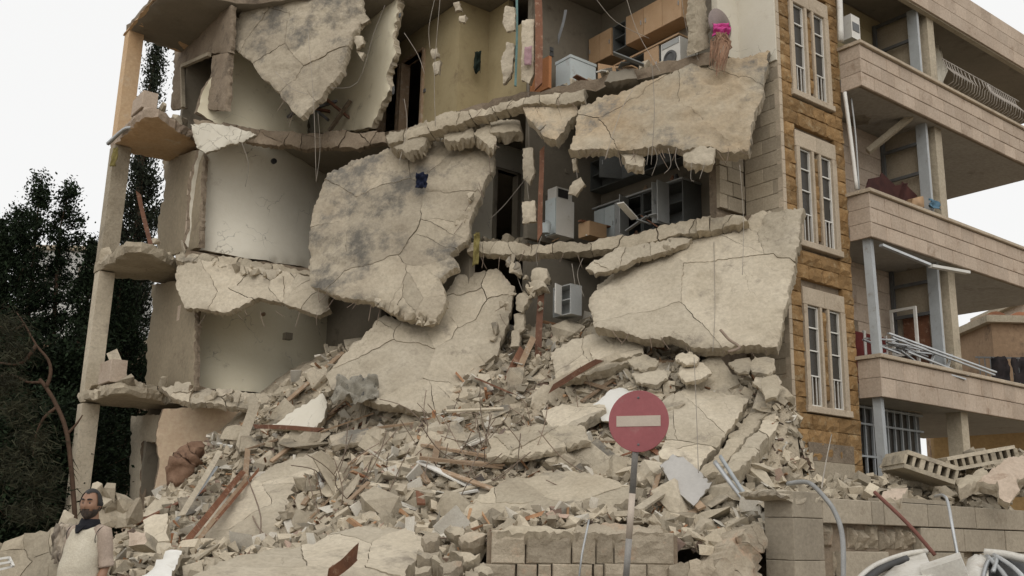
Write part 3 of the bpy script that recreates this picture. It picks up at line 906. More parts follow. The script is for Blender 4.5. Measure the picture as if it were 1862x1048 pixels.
for lst in ([(950, 270, .1), (968, 268, .1), (970, 312, .1), (962, 334, .1), (950, 322, .1)], [(948, 366, .1), (972, 364, .1), (974, 402, .1), (950, 406, .1)],
            [(918, 8, 0), (936, 14, 0), (934, 52, 0), (920, 56, 0), (912, 40, 0)], [(920, 74, 0), (934, 78, 0), (930, 130, 0), (914, 152, 0), (910, 110, 0)],
            [(948, 36, .1), (970, 34, .1), (970, 130, .1), (962, 150, .1), (946, 142, .1)],
            [(1040, 290, .6), (1048, 288, .6), (1048, 308, .6), (1042, 310, .6)], [(1040, 330, .6), (1056, 322, .6), (1062, 336, .6), (1044, 354, .6), (1030, 350, .6)],
            [(645, 26, .1), (660, 22, .1), (670, 34, .1), (656, 42, .1)], [(642, 68, .2), (656, 64, .2), (660, 80, .2), (648, 88, .2)], [(646, 92, .2), (660, 94, .2), (656, 106, .2)],
            [(780, 88, 0), (792, 84, 0), (796, 100, 0), (784, 104, 0)], [(786, 112, 0), (800, 110, 0), (796, 134, 0), (788, 134, 0)], [(824, 4, 0), (834, 0, 0), (838, 18, 0), (826, 18, 0)], [(834, 28, 0), (846, 26, 0), (844, 40, 0), (834, 38, 0)],
            [(934, 572, .2), (950, 566, .2), (952, 600, .3), (936, 610, .3)], [(930, 600, .3), (944, 598, .3), (942, 628, .4), (926, 630, .4)],
            [(936, 540, .2), (952, 528, .2), (962, 540, .3), (948, 566, .3), (936, 562, .3)]):
    slab('hanging_block', PP(lst), 0.16, CONCP, 'small broken wall block dangling on wires in the torn rooms', 'block', group=G2, amp=0.015, sp=0.08, jag=0.02, wob=0.03, edge_m=CONC)
# broken lip under the corridor floor (upper) and kitchen floor
slab('floor_lip', PP([(700, 250, .1), (850, 200, .15), (950, 176, .2), (1060, 158, .25), (1060, 178, .35), (950, 190, .3), (910, 200, .2), (860, 214, .2), (780, 240, .2), (705, 262, .2)]), 0.3, CONC, parent=house, piece='floor_lip', sp=0.1, ncell=6, nedge=5, amp=0.03)
slab('floor_lip', PP([(842, 444, .0), (900, 436, 0), (1000, 444, .0), (1060, 440, .0), (1130, 428, .1), (1250, 400, .2), (1345, 386, .2), (1360, 398, .3), (1250, 424, .35), (1140, 452, .2), (1060, 458, .1), (1000, 458, .1), (900, 462, .1), (846, 456, .1)]), 0.25, CONC, parent=house, piece='floor_lip', sp=0.1, ncell=7, nedge=6, amp=0.03)
slab('floor_lip', PP([(350, 214, .2), (420, 224, .1), (520, 236, -.4), (650, 240, -.9), (700, 236, -1.0), (700, 256, -.9), (650, 268, -.8), (560, 266, -.6), (470, 262, -.2), (420, 248, .1), (355, 236, .3)]), 0.25, CONCD, parent=house, piece='floor_lip', sp=0.1, ncell=5, nedge=6, amp=0.035)
slab('floor_lip', PP([(318, 452, .35), (420, 468, .0), (560, 488, -.8), (590, 500, -.6), (480, 498, -.1), (400, 482, .3), (318, 474, .45)]), 0.25, CONC, parent=house, piece='floor_lip', sp=0.1, ncell=5, nedge=6, amp=0.03)
slab('floor_lip', PP([(292, 700, .45), (330, 694, .4), (420, 706, .1), (505, 716, -.3), (512, 734, -.1), (440, 738, .3), (360, 732, .6), (310, 722, .6)]), 0.2, CONCP, parent=house, piece='floor_lip', sp=0.09, ncell=6, nedge=8, amp=0.03, loose=0.04)
# ------------------------------------------------------------------ big slabs lying in the heap
FALLEN = []
FPOLY = []
def SL(name, lst, th, m, label, cat='concrete slab', f=P, **k):
    kk = dict(amp=0.018, sp=0.1, gap=0.006, loose=0.01, edge_m=CONC)
    kk.update(k)
    w3 = [f(*q) for q in lst]
    c3 = sum(w3, V()) / len(w3)
    for p in w3 + [w3[i].lerp(c3, .5) for i in range(len(w3))] + [c3]:
        r = (p - CAM).normalized()
        FALLEN.append(p + r * (th + 0.25) - V((0, 0, 0.2)))
    FPOLY.append([V(q[:2]) for q in lst])
    return slab(name, w3, th, m, label, cat, **kk)
SL('fallen_slab', [(1203, 720, 2.2), (1260, 700, 1.9), (1300, 712, 1.9), (1360, 724, 2.0), (1352, 747, 2.3), (1310, 800, 3.0), (1265, 858, 3.7), (1200, 828, 3.6), (1215, 774, 2.8)], 0.2, CONCP, 'tilted pale slab propped behind the round red sign', ncell=2, nedge=3)
for i, (x0, y0, x1, y1, x2, y2, x3, y3, th) in enumerate(((1368, 742, 1412, 732, 1300, 856, 1262, 872, .16), (1412, 734, 1446, 742, 1346, 852, 1302, 866, .30))):
    SL('stair_slab', [(x0, y0, 1.9), (x1, y1, 1.8), (x2, y2, 3.9), (x3, y3, 4.0)], th, CONCP if i else CONC, ['recessed strip of fallen ribbed slab beside the brown tower', 'thick outer rib of fallen slab against the brown tower'][i], nedge=2, amp=0.012)
SL('fallen_slab', [(1278, 650, 1.4), (1310, 642, 1.3), (1345, 690, 1.6), (1370, 730, 1.9), (1352, 734, 2.0), (1300, 722, 1.9), (1276, 690, 1.7)], 0.18, CONC, 'curved grey plate standing on edge under the wide leaning slab', amp=0.012)
SL('metal_panel', [(1200, 846, 4.0), (1223, 823, 3.8), (1242, 831, 3.8), (1295, 877, 4.2), (1261, 916, 4.6), (1226, 888, 4.4)], 0.04, mat('grey_panel', (0.43, 0.41, 0.38), (0.39, 0.37, 0.34), 1.5, bump=0.05, rough=0.6, rnd=0, fine=0.1), 'smooth light grey panel with bent corner beside the sign pole', 'panel', jag=0.008, amp=0.012, wob=0.002, edge_m=GREYP)
SL('fallen_slab', [(366, 1012, 5.4), (374, 940, 4.2), (420, 902, 3.4), (462, 868, 2.8), (500, 838, 2.2), (573, 820, 1.9), (612, 826, 2.0), (603, 850, 2.4), (569, 878, 3.0), (527, 915, 3.7), (508, 960, 4.4), (500, 1004, 5.2), (430, 1020, 5.6)], 0.22, CONCP, 'long pale slab sloping down beside the broken timber at the heap foot', ncell=1, nedge=7)
SL('fallen_slab', [(300, 1075, 10.4), (350, 1046, 10.8), (406, 1018, 11.4), (500, 996, 12.0), (560, 990, 12.2), (606, 964, 12.6), (673, 950, 12.8), (740, 962, 12.6), (786, 986, 12.2), (760, 1010, 11.8), (735, 1040, 11.2), (720, 1090, 10.5)], 0.22, CONCP, 'broad dusty slab lying flat at the foot of the heap', f=AT, ncell=1, nedge=5, amp=0.012)
SL('fallen_slab', [(492, 774, 1.5), (540, 742, 1.2), (586, 714, 1.0), (594, 730, 1.1), (588, 762, 1.4), (565, 780, 1.6)], 0.16, WHITEP, 'smooth white slab leaning at the foot of the cream wall', edge_m=CONC, amp=0.004, jag=0.02)
SL('fallen_slab', [(838, 934, 5.6), (870, 900, 5.0), (930, 868, 4.4), (1010, 850, 4.1), (1060, 856, 4.2), (1145, 880, 4.6), (1150, 900, 5.0), (1090, 920, 5.4), (1050, 945, 5.8), (960, 948, 6.0)], 0.22, CONC, 'slab covered with grit behind the low rough stone wall', ncell=3, nedge=4)
SL('fallen_slab', [(985, 742, 2.2), (1040, 730, 2.1), (1095, 726, 2.1), (1100, 742, 2.5), (1050, 772, 2.9), (992, 782, 2.9)], 0.2, CONCP, 'thick flat block lying behind the round red sign', nedge=2)
SL('fallen_slab', [(888, 790, 3.2), (960, 770, 2.8), (1060, 772, 2.9), (1070, 800, 3.5), (960, 826, 3.8), (885, 830, 3.8)], 0.14, CONC, 'low slab bristling with bent rods in the middle of the heap', ncell=2, nedge=3)
SL('fallen_slab', [(1000, 640, 1.0), (1040, 615, .8), (1100, 600, .8), (1160, 615, 1.0), (1165, 640, 1.3), (1100, 670, 1.6), (1010, 690, 1.6)], 0.2, CONCP, 'slab half buried under chunks below the wide leaning slab', ncell=3, nedge=3)
SL('plaster_board', [(1080, 735, 2.2), (1120, 700, 1.8), (1150, 710, 1.9), (1140, 740, 2.3), (1120, 770, 2.7), (1095, 762, 2.6)], 0.06, WHITE, 'white jagged board sticking out above the red sign', 'board', amp=0.003, jag=0.03)
SL('fallen_slab', [(598, 788, 2.4), (640, 776, 2.2), (700, 775, 2.2), (702, 785, 2.4), (640, 800, 2.7), (602, 812, 2.8)], 0.12, CONCG, 'narrow grey plank of concrete lying on the heap')
SL('fallen_slab', [(1060, 620, .9), (1130, 600, .9), (1168, 615, 1.1), (1172, 640, 1.4), (1080, 655, 1.5)], 0.15, CONCP, 'cracked plate beneath the lower edge of the leaning slab', nedge=2)
for i, (x, y, w, h, d) in enumerate(((1250, 650, 44, 18, 1.8), (1170, 655, 50, 20, 1.7), (1180, 680, 64, 26, 1.9), (1385, 660, 50, 30, 1.9), (1395, 690, 44, 30, 2.1), (1350, 660, 40, 22, 1.8), (1260, 670, 60, 30, 2.0), (1400, 700, 36, 40, 2.3))):
    a = random.uniform(-.3, .5)
    SL('broken_plate', [(x + w * math.cos(t + a) * .6 * random.uniform(.8, 1.1), y + h * math.sin(t + a) * .6 * random.uniform(.8, 1.1), d - math.sin(t + a) * -.25) for t in (0, .9, 1.9, 3.1, 4.0, 5.2)], 0.1, [CONCP, CONC][i % 2], 'broken plate piled at the foot of the leaning slab by the tower', 'concrete plate', group='plates at the foot of the leaning slab', sp=0.08, jag=0.02)
# ------------------------------------------------------------------ the heap
HP = []
for x, y, d in ((300, 905, .8), (400, 800, .6), (470, 760, .5), (520, 700, .3), (600, 660, .2), (700, 650, .3), (800, 640, .2), (900, 650, .2), (960, 620, .3), (1020, 590, .4), (1080, 580, .6), (1170, 620, .9), (1240, 632, 1.3), (1300, 640, 1.5), 
                (230, 960, 3), (320, 900, 2.2), (430, 820, 1.8), (500, 778, 1.7), (600, 760, 2), (700, 760, 2.2), (800, 765, 2.3), (900, 740, 2), (1000, 720, 2), (1100, 700, 2), (1200, 680, 2), (1300, 690, 2.0),
                (560, 860, 4.2), (700, 860, 4.4), (850, 850, 4.4), (1000, 830, 4.2), (1120, 810, 4), (1250, 830, 4), (1330, 910, 4)):
    HP.append(P(x, y, d))
for x, y, yy in ((255, 1030, 11.8), (330, 1010, 12.5), (420, 990, 12.8), (520, 985, 12.8), (600, 950, 13), (700, 935, 13), (800, 930, 12.9), (930, 942, 12.4), (1040, 942, 12.2), (1150, 942, 12), (1240, 985, 12.2), (1320, 990, 12.5), (1390, 960, 12.8), (420, 1060, 11), (640, 1040, 11), (780, 1010, 11.5), (840, 1010, 11.8)):
    HP.append(AT(x, y, yy))
for x, y in ((-5.2, 11), (-5.6, 12.5), (-6.2, 14), (-7, 16), (-8, 18), (-8.8, 20), (-9.4, 22), (-5, 9.8), (-4, 9.8), (-3, 9.7), (-2, 9.7), (-1, 9.8), (-7, 12), (-8, 14), (-9, 17), (-7, 9), (-3, 8), (0, 8), (7, 13), (7, 16)):
    HP.append(V((x, y, 0.0)))
HP = [p for p in HP if min((p - q).length for q in FALLEN) > 0.9] + FALLEN
for a, b, z_ in ((-0.6, -0.6, 1.2), (0.3, -0.3, 1.3), (0.6, -0.8, 1.3), (1.2, -.3, 1.5), (1.6, -1.0, 1.5), (-0.3, 0.3, 1.6), (-1.2, -0.8, 1.4), (-.2, -1.6, 1.4), (.8, -2, 1.5), (1.8, -2.2, 1.5), (-1.6, -1.8, 1.3), (-1.2, -1.2, 1.3), (-1.5, -2.6, 1.3), (-.8, -2.2, 1.2), (-2.0, -2.9, 1.4), (-1.4, -.5, 1.5)):
    HP.append(W(a, b, z_))
HPA = np.array([[p.x, p.y, p.z] for p in HP])
C2 = AT(1440, 892, 12.0)
C2.z = 0
HE0, HE1 = P(1452, 735, 1.8), AT(1410, 960, 12.6)
HEN = V((HE0.y - HE1.y, -(HE0.x - HE1.x), 0)).normalized()
def heapz(x, y):
    x = np.atleast_1d(np.asarray(x, float))
    y = np.atleast_1d(np.asarray(y, float))
    out = np.empty(len(x))
    for k in range(0, len(x), 4000):
        xx, yy = x[k:k + 4000], y[k:k + 4000]
        dx = HPA[None, :, 0] - xx[:, None]
        dy = HPA[None, :, 1] - yy[:, None]
        w = 1 / (dx * dx + dy * dy + 0.06) ** 2.0
        z = HPA[None, :, 2]
        s0 = w.sum(1)
        mx, my, mz = (w * dx).sum(1) / s0, (w * dy).sum(1) / s0, (w * z).sum(1) / s0
        cx, cy = dx - mx[:, None], dy - my[:, None]
        sxx, syy, sxy = (w * cx * cx).sum(1) + .05 * s0, (w * cy * cy).sum(1) + .05 * s0, (w * cx * cy).sum(1)
        sxz, syz = (w * cx * z).sum(1), (w * cy * z).sum(1)
        det = sxx * syy - sxy * sxy
        gx, gy = (sxz * syy - syz * sxy) / det, (syz * sxx - sxz * sxy) / det
        g = np.maximum(1, np.hypot(gx, gy) / 1.2)
        zz = mz - (gx * mx + gy * my) / g
        b2 = (xx - C2.x) * BD.x + (yy - C2.y) * BD.y
        a2 = (xx - C2.x) * AD.x + (yy - C2.y) * AD.y
        out[k:k + 4000] = np.where(((yy < 11.95) & (xx > -.5)) | (yy < 10.3) | ((b2 < .5) & (a2 > -.5)) | ((xx - KO.x) * AD.x + (yy - KO.y) * AD.y > -.15) | ((xx - HE1.x) * HEN.x + (yy - HE1.y) * HEN.y > .15), -1, np.clip(zz, -.3, 5.6))
    return out
def hz(x, y):
    return float(heapz(x, y)[0])
def hit(px, py, y0=9.5, y1=24.0, fn=heapz):        # first point of the heap along a line of sight
    r = ray(px, py)
    t = np.arange(y0 / r.y, y1 / r.y, 0.06)
    zz = fn(r.x * t, r.y * t)
    k = np.nonzero(CAM.z + r.z * t < zz)[0]
    if len(k) == 0:
        return None
    return CAM + r * float(t[k[0]])
def heapmesh():
    vs, fs, idx = [], [], {}
    xs = np.arange(-7.2, 6.6, 0.14)
    ys = np.arange(9.8, 23.0, 0.14)
    gx, gy = np.meshgrid(xs, ys)
    gz = heapz(gx.ravel(), gy.ravel()).reshape(gx.shape)
    for j in range(len(ys)):
        for i in range(len(xs)):
            p = V((xs[i], ys[j], gz[j, i]))
            a, b, _ = AB(p)
            d = (p - KO).dot(FN)
            if d < -1.6 or p.z < -0.25 or (a > -0.1 and b > -0.2):
                continue
            if gz[j, i] < -.9:
                continue
            q = p * 1.7
            p.z += 0.10 * fbm(q) + 0.05 * fbm(q * 4) - 0.05
            idx[i, j] = len(vs)
            vs.append(p)
    for (i, j) in idx:
        if (i + 1, j) in idx and (i, j + 1) in idx and (i + 1, j + 1) in idx:
            fs.append((idx[i, j], idx[i + 1, j], idx[i + 1, j + 1], idx[i, j + 1]))
    mk('rubble_heap', vs, fs, DUST, label='dusty heap of fine debris filling the torn front of the house', cat='rubble', kind='stuff', smooth=True)
heapmesh()
HEAPPOLY = [V(p) for p in ((235, 1000), (300, 905), (400, 800), (480, 770), (525, 700), (600, 640), (660, 640), (860, 740), (900, 660), (1000, 590), (1080, 560), (1180, 600), (1300, 632), (1420, 650), (1440, 720), (1380, 880), (1400, 960), (1230, 980), (1220, 945), (880, 950), (850, 1000), (600, 960), (480, 1000), (300, 1048))]
# chunks: a few shapes, many copies
def chunk_mesh(name, m, sx, sy, sz, n, seed):
    r = random.Random(seed)
    bm = bmesh.new()
    for _ in range(n):
        p = V((r.uniform(-1, 1), r.uniform(-1, 1), r.uniform(-1, 1)))
        k = max(abs(p.x), abs(p.y), abs(p.z))
        p = p / k * r.uniform(0.82, 1.0)
        bm.verts.new((p.x * sx, p.y * sy, p.z * sz))
    bmesh.ops.convex_hull(bm, input=bm.verts)
    for v in [v for v in bm.verts if not v.link_faces]:
        bm.verts.remove(v)
    me = bpy.data.meshes.new(name)
    bm.to_mesh(me)
    bm.free()
    me.materials.append(m)
    return me
CH = [chunk_mesh('concrete_chunk', [CONC, CONCP, CONCG][i % 3], 0.5, random.uniform(.3, .45), random.uniform(.2, .36), 13, i) for i in range(10)]
SH = [chunk_mesh('concrete_shard', [CONCP, CONC, CONCG][i % 3], 0.5, random.uniform(.3, .45), random.uniform(.05, .09), 14, 50 + i) for i in range(8)]
def place(name, me, p, s, rot, label, cat, group):
    o = bpy.data.objects.new(name, me)
    COL.objects.link(o)
    o.location = p
    o.scale = s if isinstance(s, tuple) else (s, s, s)
    o.rotation_euler = rot
    tag(o, label, cat, group)
    return o
def heapnormal(p):
    e = 0.25
    return V((hz(p.x - e, p.y) - hz(p.x + e, p.y), hz(p.x, p.y - e) - hz(p.x, p.y + e), 2 * e)).normalized()
def scatter(n, protos, name, label, cat, group, smin, smax, sink, lie=0.5, poly=HEAPPOLY, fn=heapz, power=2.2):
    k = 0
    xs = [p.x for p in poly]
    ys = [p.y for p in poly]
    while k < n:
        q = V((random.uniform(min(xs), max(xs)), random.uniform(min(ys), max(ys))))
        if not inside(q, poly):
            continue
        if random.random() < 0.93 and any(inside(q, fp) for fp in FPOLY):
            continue
        p = hit(q.x, q.y, fn=fn)
        if p is None:
            continue
        s = smin + (smax - smin) * random.random() ** power
        if fn is heapz:
            nn = heapnormal(p)
        else:
            nn = V((0, 0, 1))
        nn = (nn + V((random.gauss(0, 1), random.gauss(0, 1), random.gauss(0, 1))) * lie).normalized()
        rot = (nn.to_track_quat('Z', 'Y') @ Matrix.Rotation(random.uniform(0, 6.28), 3, 'Z').to_quaternion()).to_euler()
        place(name, random.choice(protos), p + nn * (s * sink), s, rot, label, cat, group)
        k += 1
scatter(170, CH, 'concrete_chunk', 'loose angular concrete chunk lying in the rubble heap', 'concrete chunk', 'chunks in the rubble heap', 0.16, 0.75, 0.1)
scatter(110, SH, 'concrete_shard', 'flat broken shard of concrete lying in the rubble heap', 'concrete shard', 'shards in the rubble heap', 0.3, 1.25, 0.04, 0.3)
# fine debris: nobody could count it
def debris(name, n, m, smin, smax, flat, label, dom, fn, elong=1.0, lift=0.3):
    rng = np.random.default_rng(len(name) * 13 + n)
    pts = []
    while sum(len(p) for p in pts) < n:
        x = rng.uniform(dom[0], dom[1], n)
        y = rng.uniform(dom[2], dom[3], n)
        d = (x - KO.x) * FN.x + (y - KO.y) * FN.y
        a = (x - KO.x) * AD.x + (y - KO.y) * AD.y
        b = (x - KO.x) * BD.x + (y - KO.y) * BD.y
        ok = (d > -1.2) & ~((a > -0.1) & (b > -0.2)) & ~((y < 11.95) & (x > -0.5))
        z = fn(x, y)
        ok &= z > 0.03
        pts.append(np.stack([x, y, z], 1)[ok])
    pts = np.concatenate(pts)[:n]
    n = len(pts)
    s = smin + (smax - smin) * rng.random(n) ** 5
    base = np.array([[i, j, k] for i in (-1, 1) for j in (-1, 1) for k in (-1, 1)], float)
    v = base[None] * np.where(rng.random((n, 8, 1)) < 0.25, 0.35, 1.0) * rng.uniform(0.75, 1.0, (n, 8, 3))
    dim = np.stack([s * elong, s * rng.uniform(.4, .9, n) / max(1, elong * .5), s * flat * rng.uniform(.5, 1.3, n)], 1) * 0.5
    v = v * dim[:, None, :]
    q = rng.normal(size=(n, 4))
    q[:, 1:3] *= 0.45
    q /= np.linalg.norm(q, axis=1)[:, None]
    w_, x_, y_, z_ = q.T
    R = np.stack([1 - 2 * (y_ * y_ + z_ * z_), 2 * (x_ * y_ - z_ * w_), 2 * (x_ * z_ + y_ * w_), 2 * (x_ * y_ + z_ * w_), 1 - 2 * (x_ * x_ + z_ * z_), 2 * (y_ * z_ - x_ * w_), 2 * (x_ * z_ - y_ * w_), 2 * (y_ * z_ + x_ * w_), 1 - 2 * (x_ * x_ + y_ * y_)], 1).reshape(n, 3, 3)
    v = np.einsum('nij,nkj->nki', R, v)
    pts[:, 2] += s * lift * rng.random(n) - 0.02
    v = (v + pts[:, None, :]).reshape(-1, 3)
    f = (np.array(BOXF)[None] + (np.arange(n) * 8)[:, None, None]).reshape(-1, 4)
    me = bpy.data.meshes.new(name)
    me.vertices.add(len(v))
    me.vertices.foreach_set('co', v.ravel())
    me.loops.add(f.size)
    me.loops.foreach_set('vertex_index', f.ravel())
    me.polygons.add(len(f))
    me.polygons.foreach_set('loop_start', np.arange(0, f.size, 4))
    me.polygons.foreach_set('loop_total', np.full(len(f), 4))
    me.polygons.foreach_set('use_smooth', np.zeros(len(f), bool))
    me.update(calc_edges=True)
    me.materials.append(m)
    o = bpy.data.objects.new(name, me)
    COL.objects.link(o)
    tag(o, label, 'debris', None, 'stuff')
DEB = mat('debris_concrete', (0.485, 0.42, 0.318), (0.385, 0.33, 0.247), 3.0, bump=0.4, rnd=0.3, island=True)
DEBW = mat('debris_wood', (0.30, 0.14, 0.075), (0.40, 0.26, 0.15), 3.0, bump=0.2, rnd=0.4, island=True)
DEBM = mat('debris_dark', (0.13, 0.115, 0.10), (0.24, 0.16, 0.12), 3.0, bump=0.2, rnd=0.5, island=True)
DEBP = mat('debris_plaster', (0.60, 0.56, 0.48), (0.52, 0.475, 0.40), 3.0, bump=0.15, rnd=0.15, island=True)
DEBR = mat('debris_pink_tile', (0.43, 0.31, 0.24), (0.38, 0.28, 0.22), 3.0, bump=0.2, rnd=0.25, island=True)
DOM = (-7.0, 6.3, 10.5, 21.5)
debris('concrete_debris', 34000, DEB, 0.02, 0.30, 0.5, 'small broken concrete pieces covering the rubble heap', DOM, heapz)
debris('splintered_wood', 1100, DEBW, 0.05, 0.16, 0.4, 'splinters of brown wood strewn over the rubble heap', DOM, heapz, 4.0, 0.8)
debris('dark_scraps', 1600, DEBM, 0.05, 0.22, 0.5, 'dark scraps of cloth and metal strewn over the rubble heap', DOM, heapz, 1.5)
debris('plaster_flakes', 2600, DEBP, 0.04, 0.40, 0.12, 'thin pale flakes of plaster strewn over the rubble heap', DOM, heapz, 1.2, 0.5)
debris('pink_tile_bits', 900, DEBR, 0.05, 0.26, 0.3, 'pinkish bits of broken tile strewn over the rubble heap', DOM, heapz, 1.0, 0.4)
# ------------------------------------------------------------------ timber
def plank(x0, y0, d0, x1, y1, d1, w, t, m, label, group=None, cat='timber', f=P, name='plank', shape=1):
    p, q = f(x0, y0, d0), f(x1, y1, d1)
    mb = MB()
    dv = (q - p)
    tt = dv.normalized()
    n = (CAM - p).normalized()
    x = tt.cross(n).normalized()
    y = x.cross(tt)
    vs = []
    K = 6
    for i in range(K):
        s = i / (K - 1)
        c = p + dv * s + y * (0.02 * math.sin(s * 3 + x0)) + x * 0.01 * math.sin(s * 5 + y0)
        if shape and i in (0, K - 1):
            k1, k2 = random.uniform(-.12, .12), random.uniform(-.12, .12)
        else:
            k1 = k2 = 0
        vs += [c + x * w / 2 + y * t / 2 + tt * k1, c - x * w / 2 + y * t / 2 + tt * k2, c - x * w / 2 - y * t / 2 + tt * k2, c + x * w / 2 - y * t / 2 + tt * k1]
    fs = []
    for i in range(K - 1):
        for j in range(4):
            a, b = i * 4 + j, i * 4 + (j + 1) % 4
            fs.append((a, b, b + 4, a + 4))
    fs += [(3, 2, 1, 0), tuple((K - 1) * 4 + j for j in range(4))]
    return mk(name, vs, fs, m, None, label, cat, group)
G = 'long broken timbers sliding down beside the pale slab'
plank(440, 862, 2.6, 300, 1030, 6.6, .10, .08, WOOD, 'dark red split timber sliding down beside the long pale slab')
plank(446, 872, 2.7, 322, 1034, 6.7, .07, .05, WOODR, 'pale splintered lath lying along the dark red timber')
plank(470, 856, 2.5, 330, 1016, 6.2, .05, .05, WOOD, 'thin dark lath crossing beside the dark red timber')
plank(400, 820, 2.0, 330, 940, 4.2, .1, .06, CONCP, 'dusty lath leaning beside the brown rolled bundle')
plank(395, 850, 2.4, 318, 950, 4.4, .05, .05, STEEL, 'grey metal strip lying beside the brown rolled bundle')
plank(600, 1048, 11, 648, 1006, 10.7, .12, .08, WOOD, 'short stub of split brown wood on the flat dusty slab', f=AT)
plank(464, 775, 1.9, 586, 782, 2.4, .08, .06, WOOD, 'straight brown batten lying under the white leaning slab')
plank(436, 820, 1.6, 460, 742, 1.2, .2, .14, CONCP, 'upright concrete stub standing beside the white leaning slab', cat='concrete stub', name='concrete_stub')
plank(912, 712, .9, 952, 628, .5, .13, .06, WOOD, 'orange-brown door post leaning below the wires')
plank(925, 718, 1.0, 968, 618, .5, .12, .05, WOODR, 'pale split door post leaning below the wires')
plank(880, 680, .8, 888, 740, 1.2, .22, .12, CONCP, 'pale wall stub leaning beside the leaning door posts', cat='concrete stub', name='concrete_stub')
plank(985, 268, .02, 982, 432, .02, .1, .08, WOOD, 'upright red-brown door post at the middle kitchen', cat='door post', name='door_post')
plank(984, 520, .1, 978, 668, .3, .13, .08, WOOD, 'upright red-brown door post beside the small white cupboard', cat='door post', name='door_post')
plank(979, -10, .05, 980, 160, .05, .16, .1, WOOD, 'dark red door post on the top storey beside the pale freezer', cat='door post', name='door_post')
plank(940, -10, -.1, 938, 160, -.1, .05, .05, mat('teal_paint', (0.16, 0.26, 0.25), (0.12, 0.2, 0.19), 4, bump=0.1, rnd=0), 'thin teal pipe standing in the torn top corridor', cat='pipe', name='pipe')
plank(1030, 15, -.6, 1015, 75, -.6, .06, .06, DARKST, 'dark pole leaning against the top kitchen wall', cat='pole', name='pole')
plank(1000, 700, 1.8, 1135, 640, 1.6, .12, .09, CONCP, 'dusty white pipe lying across the upper heap', cat='pipe', name='pipe')
plank(1004, 705, 1.9, 1090, 655, 1.7, .1, .05, WOOD, 'brown board lying under the dusty white pipe')
plank(252, 352, -.3, 277, 462, .1, .1, .05, WOOD, 'brown board leaning in the gallery behind the corner column')
plank(205, 645, .3, 230, 706, .3, .25, .1, CONCP, 'pale stub leaning against the corner column of the gallery', cat='concrete stub', name='concrete_stub')
LB = 'splintered brown board lying among the chunks of the heap'
for _ in range(62):
    while True:
        q = V((random.uniform(300, 1300), random.uniform(620, 940)))
        if inside(q, HEAPPOLY) and not any(inside(q, fp) for fp in FPOLY):
            p = hit(q.x, q.y)
            if p: break
    L_ = random.uniform(.4, 1.6)
    dv = V((random.uniform(-1, 1), random.uniform(-.7, .2), 0)).normalized() * L_
    a, b = p - dv / 2, p + dv / 2
    for e in (a, b):
        e.z = hz(e.x, e.y) + random.uniform(0.06, 0.25)
    mb = MB().bar(a, b, random.uniform(.05, .14), random.uniform(.02, .05), V((random.uniform(-.5, .5), random.uniform(-.8, .2), 1)))
    mb.build('broken_board', random.choice([WOOD, WOODR, WOODR, CONCP, CONCP, WHITE]), None, LB, 'board', 'boards in the rubble heap')
# ------------------------------------------------------------------ cables and bars
def wire(pts, r, m, label, group, name='wire', cat='wire', parent=None):
    q = []
    for i in range(len(pts) - 1):
        p0, p1, p2, p3 = pts[max(i - 1, 0)], pts[i], pts[i + 1], pts[min(i + 2, len(pts) - 1)]
        for t in (0, .25, .5, .75):
            q.append(0.5 * (2 * p1 + (p2 - p0) * t + (2 * p0 - 5 * p1 + 4 * p2 - p3) * t * t + (3 * p1 - p0 - 3 * p2 + p3) * t ** 3))
    q.append(pts[-1])
    return MB().tube(q, r, 5).build(name, m, parent, label, cat, group, smooth=True)
WG = 'thin wires dangling from the torn storeys'
WLb = 'thin grey wire dangling from a torn floor'
for lst in ([(600, 160, .8), (650, 150, .3), (680, 60, .2), (700, 10, .1)], [(560, 60, .8), (570, 180, .8), (575, 330, .7)], [(578, 205, .5), (582, 270, .3), (575, 330, .4)], [(735, 60, 0), (760, 100, 0), (772, 134, .1)], [(790, 0, 0), (780, 50, 0), (782, 90, 0)], [(800, 0, .1), (790, 130, .1), (792, 230, .2)],
            [(1150, 165, .4), (1130, 200, .7), (1100, 290, 1.2)], [(1185, 110, .3), (1190, 200, .8), (1184, 300, 1.2)], [(1240, 0, -.2), (1250, 60, 0), (1270, 110, .3)], [(1140, 0, -.3), (1160, 60, -.2), (1200, 130, .3)], [(1085, 0, -.6), (1120, 40, -.5), (1180, 70, -.4)],
            [(1190, 270, 1), (1195, 290, 1), (1185, 320, 1)], [(1215, 270, 1), (1220, 300, 1), (1208, 316, 1)], [(1230, 270, 1), (1228, 292, 1), (1235, 310, 1)], [(1258, 296, 1.2), (1256, 325, 1.2), (1262, 330, 1.2)], [(1282, 296, 1.2), (1272, 326, 1.2)], [(1180, 268, 1), (1176, 300, 1.1)],
            [(890, 400, .2), (920, 370, .1), (960, 320, .1)], [(960, 150, .1), (962, 270, .1)], [(958, 330, .1), (962, 366, .1)], [(1044, 270, .6), (1044, 290, .6)], [(1048, 308, .6), (1050, 325, .6)], [(936, 470, .2), (940, 500, .2), (950, 530, .2)], [(985, 430, .2), (975, 460, .2), (978, 485, .2)],
            [(1298, 440, .2), (1300, 560, 1.2), (1296, 640, 1.8)], [(1060, 470, .2), (1050, 500, .3), (1062, 540, .4)], [(1040, 480, .2), (1046, 520, .3)], [(1262, 650, 2), (1266, 740, 3), (1270, 860, 4.2)], [(1345, 300, .8), (1352, 400, .8), (1350, 500, 1.2)],
            [(440, 260, .4), (452, 300, .4), (446, 340, .3)], [(735, 180, 0), (740, 230, .1), (725, 300, .4)], [(500, 130, .8), (530, 160, .8), (560, 172, .9)]):
    wire(PP(lst), 0.006, WIRE, WLb, WG)
RG = 'bent rusty bars sticking out of the heap'
RL = 'bent rusty reinforcing bar sticking out of the heap'
